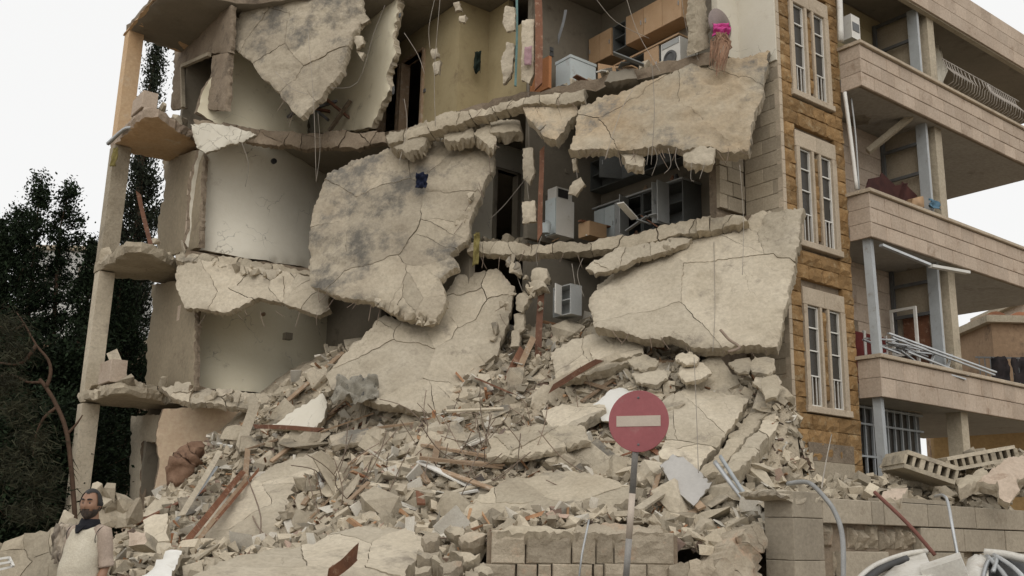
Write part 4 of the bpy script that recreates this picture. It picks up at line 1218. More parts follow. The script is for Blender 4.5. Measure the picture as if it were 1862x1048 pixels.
rods = [[(640, 880, 3.4), (652, 930, 4.4), (660, 990, 5.6)], [(452, 920, 3.6), (470, 960, 4.6), (500, 985, 5.2)], [(450, 870, 3.4), (474, 940, 4.6), (466, 1010, 5.8)], [(376, 1000, 6), (440, 985, 5.6), (500, 980, 5.4)], [(372, 960, 5), (372, 1000, 5.8), (400, 1040, 6.6)], [(870, 1000, 7), (826, 980, 7), (780, 985, 6.8), (778, 1030, 7.4)], [(770, 990, 6.6), (830, 1000, 7), (860, 1010, 7.2)]]
for i in range(70):
    x, y = random.choice([(random.uniform(560, 660), random.uniform(880, 960)), (random.uniform(760, 960), random.uniform(760, 910)), (random.uniform(700, 1100), random.uniform(720, 930))])
    p = hit(x, y)
    if p is None:
        continue
    l_ = random.uniform(.4, 1.3)
    t = V((random.uniform(-.9, .9), random.uniform(-.6, .3), random.uniform(.1, 1.0))).normalized() * l_
    m_ = p + t * .5 + V((random.uniform(-.15, .15), 0, random.uniform(-.1, .15)))
    wire([p - t * .1, m_, p + t], 0.008, REBAR, RL, RG, 'rebar', 'rebar')
for lst in rods:
    wire(PP(lst), 0.012, REBAR, RL, RG, 'rebar', 'rebar')
wire(PP([(1300, 840, 4.3), (1330, 880, 4.6), (1362, 920, 5.0), (1380, 935, 5.1)]), 0.035, ALU, 'grey cable conduit lying over the fallen ribbed slab', None, 'conduit', 'conduit')
wire(PP([(1310, 830, 4.3), (1342, 880, 4.7), (1374, 928, 5.2)]), 0.03, STEEL, 'dark cable conduit lying next to the grey one on the ribbed slab', None, 'conduit', 'conduit')
wire(PP([(1310, 600, 1.9), (1326, 618, 2.0), (1345, 632, 2.2), (1325, 640, 2.4)]), 0.025, REBAR, 'thick bent bar curling from the lower edge of the leaning slab', None, 'rebar', 'rebar')
# ------------------------------------------------------------------ rooms: furniture left behind
def cupboard(name, a0, a1, b0, b1, z0, z1, m, label, cat, doors, group=None, body=None, handles=True):
    root = empty(name, W((a0 + a1) / 2, (b0 + b1) / 2, z0), label, cat, group)
    q = MB()
    t = 0.02
    q.ab(a1 - t, a1, b0, b1, z0, z1)
    q.ab(a0, a1 - t, b0, b0 + t, z0, z1).ab(a0, a1 - t, b1 - t, b1, z0, z1)
    q.ab(a0, a1 - t, b0 + t, b1 - t, z0, z0 + t).ab(a0, a1 - t, b0 + t, b1 - t, z1 - t, z1)
    q.ab(a0 + .03, a1 - t, b0 + t, b1 - t, (z0 + z1) / 2, (z0 + z1) / 2 + t)
    q.build('carcass', body or m, root)
    n = len(doors)
    for i, ang in enumerate(doors):
        if ang is None:
            continue
        s0 = b0 + (b1 - b0) * i / n + .006
        s1 = b0 + (b1 - b0) * (i + 1) / n - .006
        hinge = W(a0 - 0.012, s0 if i % 2 else s1, 0)
        dv = (BD * (s1 - s0)) * (1 if i % 2 else -1)
        dv.rotate(Matrix.Rotation(ang if i % 2 else -ang, 3, 'Z'))
        n_ = dv.normalized().cross(V((0, 0, 1))) * 0.01
        c = hinge + dv / 2 + V((0, 0, (z0 + z1) / 2))
        d = MB().box(c, dv / 2, n_, V((0, 0, (z1 - z0) / 2 - .006))).build('door', m, root)
        if handles:
            hp = hinge + dv * 0.88 + V((0, 0, (z0 + z1) / 2))
            sgn = -1 if n_.dot(AD) > 0 else 1
            MB().box(hp + n_.normalized() * sgn * 0.025, dv.normalized() * .008, n_.normalized() * .012, V((0, 0, .05))).build('handle', ALU, d)
    return root
DARKCAB = mat('dark_grey_laminate', (0.13, 0.135, 0.13), (0.10, 0.105, 0.10), 2, bump=0.05, rough=0.5, rnd=0.05)
GREYCAB = mat('grey_laminate', (0.42, 0.43, 0.42), (0.37, 0.38, 0.37), 2, bump=0.05, rough=0.5, rnd=0.08, fine=0.1)
z = L3
cupboard('wall_cupboard', -.52, -.11, 2.0, 3.7, z + 1.35, z + 2.05, VENEER, 'long light wood wall cupboard in the top kitchen', 'cupboard', [0, 0, 0.0])
cupboard('wall_cupboard', -.52, -.11, 3.73, 4.15, z + 1.35, z + 2.0, VENEER, 'empty open wall cupboard between two closed ones in the top kitchen', 'cupboard', [None], body=DARKCAB)
cupboard('wall_cupboard', -.52, -.11, 4.18, 4.96, z + 1.3, z + 2.0, VENEER, 'small light wood wall cupboard in the corner of the top kitchen', 'cupboard', [0, 0])
cupboard('base_cupboard', -.66, -.11, 2.55, 3.9, z, z + .86, VENEER, 'light wood base cupboard with open front in the top kitchen', 'cupboard', [0, None, 1.9], body=DARKCAB)
MB().ab(-.7, -.11, 1.95, 3.95, z + .865, z + .9).build('worktop', VENEER, None, 'narrow light wood worktop in the top kitchen', 'worktop')
wm = empty('washing_machine', W(-.4, 2.2, z), 'white washing machine behind the broken pier in the top kitchen', 'washing machine')
MB().ab(-.66, -.11, 1.95, 2.5, z, z + .84).build('cabinet', WHITE, wm)
MB().lathe(W(-.66, 2.23, z + .42), -AD, [(.18, -.01), (.18, .03), (.13, .04), (.12, .02)], 20).build('door', DARKST, wm)
MB().ab(-.675, -.66, 1.98, 2.47, z + .7, z + .82).build('control_panel', GREYCAB, wm)
ca, cb, _ = AB(Z(1037, 164, L3))
fz = empty('chest_freezer', W(ca + .3, cb + .3, L3), 'pale blue chest freezer standing at the torn edge of the top kitchen', 'freezer')
MB().ab(ca, ca + .75, cb, cb + .5, L3 + .02, L3 + .78).build('body', ENAM, fz)
MB().ab(ca - .015, ca + .765, cb - .015, cb + .515, L3 + .785, L3 + .85).build('lid', ENAM, fz)
slab('box', PP([(1110, 128, .1), (1150, 124, .1), (1158, 140, .2), (1120, 148, .2), (1098, 146, .2)]), .25, GREYP, 'crushed grey carton beside the pale blue freezer', 'carton', amp=.004, sp=.1, jag=.01)
MB().ab(-2.3, -2.22, 4.3, 4.95, z, z + .75).build('orange_panel', mat('orange_laminate', (0.5, 0.22, 0.1), (0.45, 0.2, 0.09), 3, bump=0.05, rnd=0), None, 'orange board standing behind the dark red door post', 'board')
q = RB(1305, 52, .86)
MB().lathe(RB(1310, 45, .84), -BD, [(.0, 0.06), (.2, .045), (.33, .0), (.345, -.01), (.34, -.03), (.0, .03)], 28).build('satellite_dish', mat('dish_grey', (0.24, 0.19, 0.175), (0.2, 0.165, 0.15), 3, bump=0.05, rnd=0, rough=.6), None, 'round dark dish leaning on the plaster wall above the mottled slab', 'dish', smooth=True)
# middle kitchen
z = L2
cupboard('base_cupboard', -.66, -.11, 1.95, 3.1, z, z + .88, GREYCAB, 'grey base cupboard with doors hanging open in the middle kitchen', 'cupboard', [1.5, 1.2, None], body=DARKCAB)
cupboard('base_cupboard', -.66, -.11, 3.13, 3.9, z, z + .86, GREYCAB, 'grey base cupboard with one door ajar in the middle kitchen', 'cupboard', [1.3, 0.1], body=DARKCAB)
cupboard('base_cupboard', -.66, -.11, 3.93, 4.6, z, z + .84, ENAM, 'pale base cupboard in the corner of the middle kitchen', 'cupboard', [0, 0])
MB().ab(-.7, -.11, 1.93, 4.65, z + .885, z + .92).build('worktop', GREYCAB, None, 'grey worktop along the middle kitchen wall', 'worktop')
cupboard('wall_cupboard', -.48, -.11, 1.9, 3.3, z + 1.45, z + 2.15, DARKCAB, 'dark wall cupboard above the open base cupboards', 'cupboard', [None, 0, None])
cupboard('wall_cupboard', -.48, -.11, 3.35, 4.95, z + 1.45, z + 2.15, DARKCAB, 'dark wall cupboard in the corner of the middle kitchen', 'cupboard', [0, 1.1, None])
fa_, fb_ = -1.9, 4.45
fr = empty('refrigerator', W(fa_ + .2, fb_ + .3, L2), 'low white refrigerator below the microwave in the middle kitchen', 'refrigerator')
MB().ab(fa_, fa_ + .5, fb_, fb_ + .34, L2 + .03, L2 + .85).build('body', WHITE, fr)
MB().ab(fa_ - .035, fa_ - .003, fb_ + .005, fb_ + .335, L2 + .05, L2 + .85).build('door', ENAM, fr)
mw = empty('microwave', W(fa_ + .25, fb_ + .2, L2 + .851), 'small white microwave on top of the low refrigerator', 'microwave')
MB().ab(fa_ + .02, fa_ + .46, fb_ + .03, fb_ + .33, L2 + .853, L2 + 1.12).build('body', WHITE, mw)
MB().ab(fa_ + .06, fa_ + .34, fb_ + .018, fb_ + .03, L2 + .89, L2 + 1.08).build('window', BLACK, mw)
bk = empty('bucket', W(-2.15, 4.5, L2), 'small pale blue bucket on the middle kitchen floor', 'bucket')
MB().lathe(W(-2.15, 4.5, L2), V((0, 0, 1)), [(.09, 0), (.115, .2), (.12, .2), (.118, .21), (.105, .2), (.085, .02)], 18).build('pail', ENAM, bk)
MB().tube([W(-2.15, 4.5, L2) + V((.115 * math.cos(t), 0.02, .2 + .1 * math.sin(t))) for t in np.linspace(0, math.pi, 9)], .005, 4).build('handle', ALU, bk)
tb = empty('wooden_crate', W(fa_ - .1, fb_ - .4, L2), 'small wooden crate with a board across it before the refrigerator', 'crate')
MB().ab(fa_ + .5, fa_ + 1.0, fb_ - .5, fb_ - .15, L2, L2 + .32).build('crate_box', VENEER, tb)
MB().bar(W(fa_ + .4, fb_ - .3, L2 + .34), W(fa_ + 1.4, fb_ - .35, L2 + .36), .12, .03).build('board', WOOD, tb)
for i in range(14):
    b_ = random.uniform(2.0, 3.8)
    h_ = random.uniform(.1, .24)
    MB().lathe(W(-.42 + random.uniform(-.1, .1), b_, z + random.choice([.03, .47, .92])), V((0, 0, 1)), [(.04, 0), (.055, .02), (.055, h_ * .7), (.03, h_ * .85), (.03, h_)], 10).build('jar', random.choice([WOODR, WHITE, DARKST, BRICK]), None, 'small jar left in the open base cupboards of the middle kitchen', 'jar', 'jars in the middle kitchen')
# lower cupboard
pa, pb_, pz = AB(P(1005, 578, -.3))
cupboard('white_cupboard', pa, pa + .3, pb_ - .55, pb_, pz, pz + .62, WHITE, 'small white cupboard hanging above the chunks beside the lower door post', 'cupboard', [1.2, None], body=GREYCAB)
# ------------------------------------------------------------------ cloth
def cloth(name, p, u, v, nu, nv, amp, m, label, cat='cloth', parent=None, seed=0, freq=3):
    n = u.cross(v).normalized()
    vs, fs = [], []
    for side in (0, 1):
        for j in range(nv + 1):
            for i in range(nu + 1):
                s, t = i / nu - .5, j / nv - .5
                w = fbm(V((s * freq + seed, t * freq, seed * 1.7)), 3) * amp
                e = noise.noise(V((s * 5, t * 5, seed + 3))) * .12
                vs.append(p + u * (s + e) + v * (t + e * .7) + n * (w - side * .012))
    N = (nu + 1) * (nv + 1)
    for j in range(nv):
        for i in range(nu):
            a = j * (nu + 1) + i
            fs.append((a, a + 1, a + nu + 2, a + nu + 1))
            fs.append((a + N, a + nu + 1 + N, a + nu + 2 + N, a + 1 + N))
    rim = [i for i in range(nu)] + [j * (nu + 1) + nu for j in range(nv)] + [nv * (nu + 1) + nu - i for i in range(nu)] + [(nv - j) * (nu + 1) for j in range(nv)]
    for i in range(len(rim)):
        a, b = rim[i], rim[(i + 1) % len(rim)]
        fs.append((b, a, a + N, b + N))
    return mk(name, vs, fs, m, parent, label, cat, smooth=True)
BLUEC = mat('navy_cloth', (0.012, 0.016, 0.035), (0.02, 0.025, 0.05), 6, bump=0.2, rnd=0)
PINKC = mat('pink_cloth', (0.62, 0.09, 0.30), (0.5, 0.06, 0.24), 6, bump=0.2, rnd=0)
OLIVE = mat('olive_cloth', (0.25, 0.21, 0.08), (0.2, 0.165, 0.06), 6, bump=0.2, rnd=0)
QUILT = mat('grey_patterned_quilt', (0.34, 0.315, 0.26), (0.29, 0.27, 0.225), 3, (0.05, 0.05, 0.05), 0.35, 4.5, bump=0.3, rnd=0)
X3, Z3 = V((1, 0, 0)), V((0, 0, 1))
cloth('cloth', P(766, 328, .35), X3 * .24, Z3 * .34, 10, 10, .14, BLUEC, 'dark blue rag caught on the largest hanging slab', seed=2)
cloth('cloth', P(866, 452, .2), X3 * .12 + Z3 * .05, Z3 * .7, 6, 14, .1, OLIVE, 'olive rag hanging from the middle corridor floor', seed=5)
cloth('cloth', P(1312, 52, .4), X3 * .34, Z3 * .26, 12, 12, .12, PINKC, 'bright pink cloth beside the dark dish on the top storey', seed=8)
cloth('cloth', P(868, 112, -1.2), X3 * .16, Z3 * .55, 6, 10, .15, mat('dark_green_cloth', (0.02, 0.03, 0.022), None, 5, bump=.2, rnd=0), 'dark coat hanging on the yellow corridor wall', seed=9)
cloth('quilt', P(648, 708, 1.9), X3 * .85 + Z3 * -.05, Z3 * .45 + V((0, .35, 0)), 22, 14, .3, QUILT, 'grey patterned quilt crumpled at the foot of the pale sliding slab', 'quilt', seed=12, freq=4)
cloth('cloth', P(960, 102, .2), X3 * .16, Z3 * .42, 6, 8, .04, mat('dusty_pink', (0.42, 0.27, 0.29), None, 5, bump=.1, rnd=0), 'dusty pink cushion wedged between hanging blocks in the top corridor', 'cushion', seed=4)
cloth('cloth', hit(830, 815), X3 * .5, Z3 * .2 + V((0, .3, 0)), 8, 8, .15, mat('striped_pink', (0.45, 0.2, 0.22), (0.5, 0.4, 0.36), 7, bump=.1, rnd=0), 'pinkish striped cloth lying in the middle of the heap', seed=14)
cloth('plastic_sheet', hit(596, 900) + V((0, 0, .1)), X3 * .35, Z3 * .4 + V((0, .15, 0)), 10, 10, .25, WHITE, 'crumpled white sheet beside the long pale slab', 'sheet', seed=17)
cloth('cloth', hit(1010, 650), X3 * .3, Z3 * .15 + V((0, .15, 0)), 6, 6, .12, BLUEC, 'small dark rag near the top of the heap', seed=21)
dq = mat('brown_upholstery', (0.17, 0.10, 0.065), (0.24, 0.15, 0.10), 5, (0.10, 0.06, 0.045), .3, 4, bump=.5, rnd=0)
pc = [P(318, 884, 1.8), P(328, 862, 1.7), P(338, 838, 1.6), P(352, 824, 1.5), P(364, 828, 1.5)]
pf = []
for i in range(len(pc) - 1):
    pf += [pc[i].lerp(pc[i + 1], t) for t in (0, .2, .4, .6, .8)]
pf.append(pc[-1])
rr = [np.interp(i / 5, range(5), [.17, .26, .29, .27, .16]) for i in range(len(pf))]
mb = MB().tube(pf, [float(x) for x in rr], 22)
for i, v in enumerate(mb.v):
    mb.v[i] = v + V((noise.noise(v * 5), noise.noise(v * 5 + V((7, 0, 0))), noise.noise(v * 7 + V((0, 5, 0))))) * .11
o = mb.build('rolled_carpet', dq, None, 'brown rolled bundle wedged against the peach wall', 'bundle', smooth=True)
# raffia bundle hanging over the mottled slab
RAF = mat('dry_palm', (0.34, 0.21, 0.14), (0.24, 0.14, 0.09), 5, bump=0.1, rnd=0.2)
rf = empty('dry_palm_bundle', P(1312, 70, .5), 'dry brown palm bundle hanging over the ochre mottled slab', 'palm bundle')
for i in range(46):
    x = random.uniform(1292, 1332)
    p0 = P(random.uniform(1302, 1322), random.uniform(58, 72), .45)
    p1 = P(x, random.uniform(72, 90), .55)
    p2 = P(1308 + (x - 1312) * .6 - random.uniform(0, 8), random.uniform(96, 140), .55)
    MB().tube([p0, p1, p2], [.014, .016, .006], 4).build('frond', RAF, rf)
# ------------------------------------------------------------------ low rough stone wall
YW = 11.5
RUB = mat('rough_wall_stone', (0.41, 0.35, 0.265), (0.34, 0.285, 0.21), 2.5, (0.42, 0.30, 0.21), 0.3, 2.6, bump=0.9, bscale=9, rnd=0.16)
lw = empty('low_stone_wall', AT(1055, 1204, YW), 'low wall of rough stone blocks with broken top behind the sign pole', 'wall')
p0, p1 = AT(885, 1000, YW + .12), AT(1232, 1000, YW + .12)
MB().box(V(((p0.x + p1.x) / 2, YW + .32, .74)), V(((p1.x - p0.x) / 2, 0, 0)), V((0, .2, 0)), V((0, 0, .74))).build('wall_core', CONCD, lw)
def fstone(name, x0, y0, x1, y1, m, par, bulge=.03, jit=.05, yy=YW, nu=5, nv=4, dep=.2):
    a, b = AT(x0, y1, yy), AT(x1, y0, yy)
    stone(name, V((a.x, yy + random.uniform(-.02, .02), a.z)), V((1, 0, 0)), UZ, V((0, -1, 0)), b.x - a.x, b.z - a.z, dep, m, par, bulge, jit, nu, nv, .015)
for x0, x1 in ((893, 956), (957, 1040), (1041, 1084), (1085, 1117), (1118, 1226)):
    fstone('stone_block', x0, 967 + random.uniform(-2, 3), x1 - 1, 1025, RUB, lw, .008, .035)
for x0, x1 in ((868, 938), (939, 977), (978, 1003), (1004, 1078), (1080, 1098), (1099, 1176), (1177, 1232)):
    fstone('stone_block', x0, 1027, x1 - 1, 1093, RUB, lw, .006, .03)
for y in (1095, 1150):
    x = 860
    while x < 1225:
        w = random.uniform(55, 95)
        fstone('stone_block', x, y, min(x + w, 1232), y + 53, RUB, lw, .006, .03)
        x += w + 1
slab('cap', [AT(x, y, YW + d) for x, y, d in ((902, 966, -.03), (930, 954, .1), (1045, 952, .2), (1045, 966, -.03))], .18, CONC, parent=lw, piece='coping_stone', amp=.02, sp=.07, nrm=V((0, -1, .3)))
slab('cap', [AT(x, y, YW + d) for x, y, d in ((1048, 966, -.02), (1048, 951, .15), (1130, 951, .2), (1200, 956, .2), (1206, 967, -.02))], .18, RUB, parent=lw, piece='coping_stone', amp=.02, sp=.07, nrm=V((0, -1, .3)))
# loose blocks fallen against its end
for i, (x, y, w, h, yy) in enumerate(((800, 1010, 34, 18, 11), (812, 1028, 36, 20, 10.8), (780, 1000, 30, 18, 11.2), (845, 1005, 40, 30, 11.2), (862, 975, 40, 24, 11.6), (852, 1040, 34, 24, 10.8), (770, 1030, 36, 22, 10.8), (740, 1042, 36, 20, 10.6), (815, 1046, 34, 18, 10.6), (880, 1030, 30, 24, 11.1), (790, 970, 36, 16, 11.6), (830, 960, 40, 20, 11.9))):
    slab('loose_block', [AT(x + w * .55 * math.cos(t) * random.uniform(.65, 1.3), y + h * .55 * math.sin(t) * random.uniform(.65, 1.3), yy - .1 * math.sin(t)) for t in sorted(random.uniform(0, 6.28) for _ in range(7))], .22, [CONC, RUB, CONCG][i % 3], 'loose rough block tumbled against the end of the low stone wall', 'stone block', group='blocks by the low wall end', amp=.02, sp=.08, jag=.035)
# rough mortar stump between the two walls
slab('wall_stump', [AT(x, y, yy) for x, y, yy in ((1352, 985, 11.6), (1362, 960, 11.8), (1385, 950, 11.9), (1402, 958, 11.9), (1404, 1100, 11.7), (1330, 1100, 11.3), (1338, 1030, 11.4))], .4, RUB, 'crumbling stump of rough masonry beside the dressed stone pillar', 'wall stump', amp=.06, sp=.07, ncell=3, nedge=6, gap=.006)
slab('wall_stump', [AT(x, y, yy) for x, y, yy in ((1228, 1020, 11.3), (1270, 1012, 11.4), (1340, 1020, 11.4), (1345, 1110, 11.2), (1228, 1110, 11.2))], .35, RUB, 'low crumbling wall remnant between the rough wall and the stump', 'wall remnant', amp=.06, sp=.07, ncell=4, nedge=6)
# ------------------------------------------------------------------ dressed stone boundary wall
def W2(a, b, z):
    return C2 + AD * a + BD * b + V((0, 0, z))
ZT = AT(1440, 892, 12.0).z
bw = empty('boundary_wall', C2, 'boundary wall of dressed limestone with missing facing stones and end pillar', 'wall')
def box2(mb, a0, a1, b0, b1, z0, z1):
    return mb.box(W2((a0 + a1) / 2, (b0 + b1) / 2, (z0 + z1) / 2), AD * ((a1 - a0) / 2), BD * ((b1 - b0) / 2), V((0, 0, (z1 - z0) / 2)))
SAND = mat('dressed_limestone', (0.375, 0.325, 0.25), (0.325, 0.28, 0.215), 1.5, (0.26, 0.215, 0.16), 0.15, 2.5, bump=0.3, bscale=18, rnd=0.1)
box2(MB(), .05, .55, .05, .4, 0, ZT - .05).build('pillar_core', CONCD, bw)
hs_ = [ZT - .40, ZT - .92, ZT - 1.4, 0]
zt = ZT
for i, zb in enumerate((ZT - .31, ZT - .80, ZT - 1.28, 0)):
    stone('facing_stone', W2(0, 0, zb), AD, UZ, -BD, .585, zt - zb - .006, .1, SAND, bw, 0, .004, 1, 1, .008)
    stone('facing_stone', W2(-.002, .42, zb), -BD, UZ, -AD, .41, zt - zb - .006, .1, SAND, bw, 0, .004, 1, 1, .008)
    zt = zb
slab('top', [W2(a, b, ZT + .02) for a, b in ((-.03, -.02), (.6, -.02), (.62, .44), (-.35, .5), (-.4, .1))], .08, CONCP, parent=bw, piece='pillar_cap', nrm=V((0, 0, 1)), amp=.03, sp=.1)
box2(MB(), .59, 8, .16, .45, 0, ZT - .12).build('wall_core', CONCD, bw)
# exposed rubble core stones
a = .62
while a < 3.9:
    w = random.uniform(.16, .34)
    for zz in (ZT - .66, ZT - .98):
        if random.random() < .9:
            stone('core_stone', W2(a, .12, zz + random.uniform(-.02, .02)), AD, UZ, -BD, w - .02, random.uniform(.24, .3), .1, RUB, bw, .05, .1, 4, 3, .03)
    a += w
rows_ = [(ZT - .36, ZT - .06, ((.59, 1.62), (1.63, 1.9), (1.92, 2.95), (2.96, 4.2), (4.21, 5.6), (5.61, 7.0))),
         (ZT - .68, ZT - .37, ((2.75, 3.85), (3.86, 5.0), (5.01, 6.3), (6.31, 7.2))),
         (ZT - 1.02, ZT - .69, ((.98, 1.95), (2.9, 3.8), (4.3, 5.2), (5.21, 6.6))),
         (ZT - 1.36, ZT - 1.03, ((.59, 1.5), (1.51, 2.6), (2.61, 3.6), (3.61, 4.9), (4.91, 6.2))),
         (0, ZT - 1.37, ((.59, 1.8), (1.81, 3.0), (3.01, 4.3), (4.31, 5.6), (5.61, 7.0)))]
for z0, z1, spans in rows_:
    for s0, s1 in spans:
        stone('facing_stone', W2(s0, random.uniform(0, .012), z0), AD, UZ, -BD, s1 - s0 - .006, z1 - z0 - .005, .13, SAND, bw, 0, .006, 2, 1, .008)
box2(MB(), 2.2, 3.6, .02, .42, ZT - .055, ZT).build('coping_stone', SAND, bw)
# ------------------------------------------------------------------ heap behind that wall
H2 = [AT(x, y, yy) for x, y, yy in ((1480, 905, 13.2), (1540, 892, 14), (1560, 870, 15.5), (1600, 860, 16), (1650, 858, 16), (1700, 852, 16), (1760, 850, 16.5), (1862, 850, 16), (1960, 860, 16), (1600, 896, 13.6), (1700, 898, 14), (1800, 900, 14.4), (1900, 905, 14.8), (1640, 835, 18), (1760, 825, 18.5), (1900, 825, 19), (2050, 880, 16))] + [W2(a, .5, ZT - .12) for a in (.8, 2, 3.2, 4.6, 6)] + [W(.3, -.4, 1.2), W(1, -.4, 1.3), W(1.8, -.5, 1.5), W(.5, -1.5, 1.3), W(1.4, -1.8, 1.4), W(-.2, -1, 1.2), W(.2, -2.6, 1.4), W(-.6, -2, 1.3), W(2.6, -1.2, 1.9), W(4, -1.2, 2.6), W(6, -1, 3.0)]
H2A = np.array([[p.x, p.y, p.z] for p in H2])
def heap2(x, y):
    x = np.atleast_1d(np.asarray(x, float))
    y = np.atleast_1d(np.asarray(y, float))
    w = 1 / ((x[:, None] - H2A[:, 0]) ** 2 + (y[:, None] - H2A[:, 1]) ** 2 + .05) ** 2.2
    z = (w * H2A[:, 2]).sum(1) / w.sum(1)
    b2 = (x - C2.x) * BD.x + (y - C2.y) * BD.y
    a2 = (x - C2.x) * AD.x + (y - C2.y) * AD.y
    b1 = (x - KO.x) * BD.x + (y - KO.y) * BD.y
    return np.where((b2 < .42) | (b1 > -.05) | (a2 < -.6), -1, z)
vs, fs, idx = [], [], {}
xs, ys = np.arange(3.2, 13, .15), np.arange(11.8, 25, .15)
gx, gy = np.meshgrid(xs, ys)
gz = heap2(gx.ravel(), gy.ravel()).reshape(gx.shape)
for j in range(len(ys)):
    for i in range(len(xs)):
        if gz[j, i] > 0:
            p = V((xs[i], ys[j], gz[j, i]))
            p.z += .1 * fbm(p * 1.7) - .06
            idx[i, j] = len(vs)
            vs.append(p)
for (i, j) in idx:
    if (i + 1, j) in idx and (i, j + 1) in idx and (i + 1, j + 1) in idx:
        fs.append((idx[i, j], idx[i + 1, j], idx[i + 1, j + 1], idx[i, j + 1]))
mk('rubble_heap', vs, fs, DUST, None, 'low dusty heap of fine debris behind the dressed boundary wall', 'rubble', kind='stuff', smooth=True)
def debris2(x, y):
    return heap2(x, y)
_ok = debris
rng = np.random.default_rng(5)
def debris_r():
    # same fine debris, on the ground behind the boundary wall
    global KO
    k0 = KO
    KO = V((500, 500, 0))
    debris('concrete_debris', 5000, DEB, .025, .28, .5, 'small broken concrete pieces behind the dressed boundary wall', (3.6, 12, 12.3, 20), heap2)
    KO = k0
debris_r()
RP = [V(p) for p in ((1500, 885), (1560, 850), (1640, 860), (1862, 850), (1862, 905), (1560, 895))]
scatter(34, CH, 'concrete_chunk', 'loose angular concrete chunk lying behind the dressed boundary wall', 'concrete chunk', 'chunks behind the boundary wall', .15, .5, .1, poly=RP, fn=heap2)
scatter(30, SH, 'concrete_shard', 'flat broken concrete shard lying behind the dressed boundary wall', 'concrete shard', 'shards behind the boundary wall', .25, .8, .05, .3, poly=RP, fn=heap2)
# hollow-core blocks
def hollow(p, q, wdt, hgt, label, n=6):
    p, q = V(p), V(q)
    root = empty('hollow_slab', (p + q) / 2, label, 'concrete slab')
    t = (q - p).normalized()
    sd_ = t.cross(V((0, 0, 1))).normalized()
    if sd_.dot(CAM - p) < 0:
        sd_ = -sd_
    upv = sd_.cross(t).normalized()
    if upv.z < 0:
        upv = -upv
    L_ = (q - p).length
    MB().box((p + q) / 2 + upv * hgt * .4, t * L_ / 2, sd_ * wdt / 2, upv * hgt * .12).build('top_flange', CONCP, root)
    MB().box((p + q) / 2 - upv * hgt * .4, t * L_ / 2, sd_ * wdt / 2, upv * hgt * .12).build('bottom_flange', CONCP, root)
    for i in range(n + 1):
        c = p + t * (L_ * i / n)
        MB().box(c, t * random.uniform(.02, .04), sd_ * (wdt / 2 - .01), upv * hgt * .279).build('web', CONC, root)
hollow(AT(1626, 838, 15.2), AT(1716, 868, 15.2), .9, .26, 'fallen hollow block slab with dark cells lying under the ground floor window')
hollow(AT(1706, 848, 16.2), AT(1826, 826, 16.2), .8, .22, 'long fallen hollow slab with a row of dark holes on the right heap', 9)
for lst, lab in (([(1780, 870, 14.8), (1830, 832, 15.2), (1862, 826, 15.4), (1880, 860, 15.0), (1820, 880, 14.6)], 'pale tilted block slab lying on the right heap'),
                 ([(1815, 870, 14.4), (1845, 860, 14.4), (1856, 890, 14.3), (1838, 912, 14.2), (1818, 905, 14.3)], 'rough upright lump standing on the boundary wall'),
                 ([(1600, 900, 13.4), (1622, 880, 13.8), (1652, 882, 13.8), (1640, 903, 13.3)], 'square pale paving block lying on top of the boundary wall'),
                 ([(1735, 870, 15), (1790, 850, 15.3), (1800, 862, 15.0), (1745, 886, 14.6)], 'grey plate lying between the hollow slabs')):
    slab('fallen_block', [AT(*q) for q in lst], .2, [PINK, CONC][len(lab) % 2], lab, 'concrete block', amp=.015, sp=.1, jag=.02, edge_m=CONCP)
PGREY = mat('weathered_grey_pipe', (0.30, 0.30, 0.29), (0.23, 0.23, 0.22), 5, bump=.15, rough=.5, rnd=0)
# cables over the boundary wall
wire([AT(1432, 880, 12.4), AT(1470, 878, 12.1), AT(1500, 905, 11.7), AT(1520, 935, 11.5), AT(1532, 980, 11.4), AT(1533, 1060, 11.3), AT(1532, 1200, 11.2)], .03, PGREY, 'thick bent grey downpipe draped over the boundary wall', None, 'drainpipe', 'pipe')
wire([AT(1590, 895, 12.6), AT(1650, 952, 12.2), AT(1700, 1010, 12.0)], .025, mat('rusty_pipe', (0.2, 0.09, 0.07), None, 5, bump=.1, rnd=0), 'rusty red pipe leaning on the boundary wall', None, 'pipe', 'pipe')
wire([AT(1700, 903, 13), AT(1720, 905, 12.5), AT(1732, 960, 12.2), AT(1745, 1030, 12)], .02, ALU, 'thin pale cable hanging over the boundary wall', None, 'cable', 'cable')
wire([AT(1494, 888, 12.2), AT(1500, 850, 14), AT(1512, 790, 17)], .01, WIRE, 'taut wire rising from the boundary wall to the tower', None, 'wire', 'wire')
wire([AT(1052, 1060, 11.2), AT(1058, 1010, 11.2), AT(1071, 946, 11.4)], .012, ALU, 'thin pale rod leaning on the low stone wall', None, 'rod', 'rod')
# ------------------------------------------------------------------ round no-entry sign
YS = 9.8
SR = mat('faded_red_paint', (0.33, 0.095, 0.10), (0.285, 0.078, 0.083), 1.6, (0.33, 0.14, 0.13), .3, 5, bump=.06, rough=.55, rnd=0, fine=.12)
SW_ = mat('dusty_white_paint', (0.52, 0.44, 0.36), (0.47, 0.395, 0.32), 4, bump=.05, rough=.6, rnd=0, fine=.1)
PG = mat('galvanised_post', (0.26, 0.245, 0.225), (0.2, 0.19, 0.175), 6, bump=.1, rough=.5, rnd=0)
sc_ = AT(1161, 766, YS)
sg = empty('no_entry_sign', AT(1130, 1320, YS), 'round red no-entry sign with white bar on a banded grey pole', 'sign')
ang = math.radians(-22)
nS = V((math.sin(ang), -math.cos(ang), .02)).normalized()
uS = V((0, 0, 1)).cross(nS).normalized()
vS = nS.cross(uS)
MB().lathe(sc_, nS, [(.300, -.012), (.303, -.004), (.303, .002), (.299, .004)], 56).build('disc', SR, sg)
w_, h_ = .222, .052
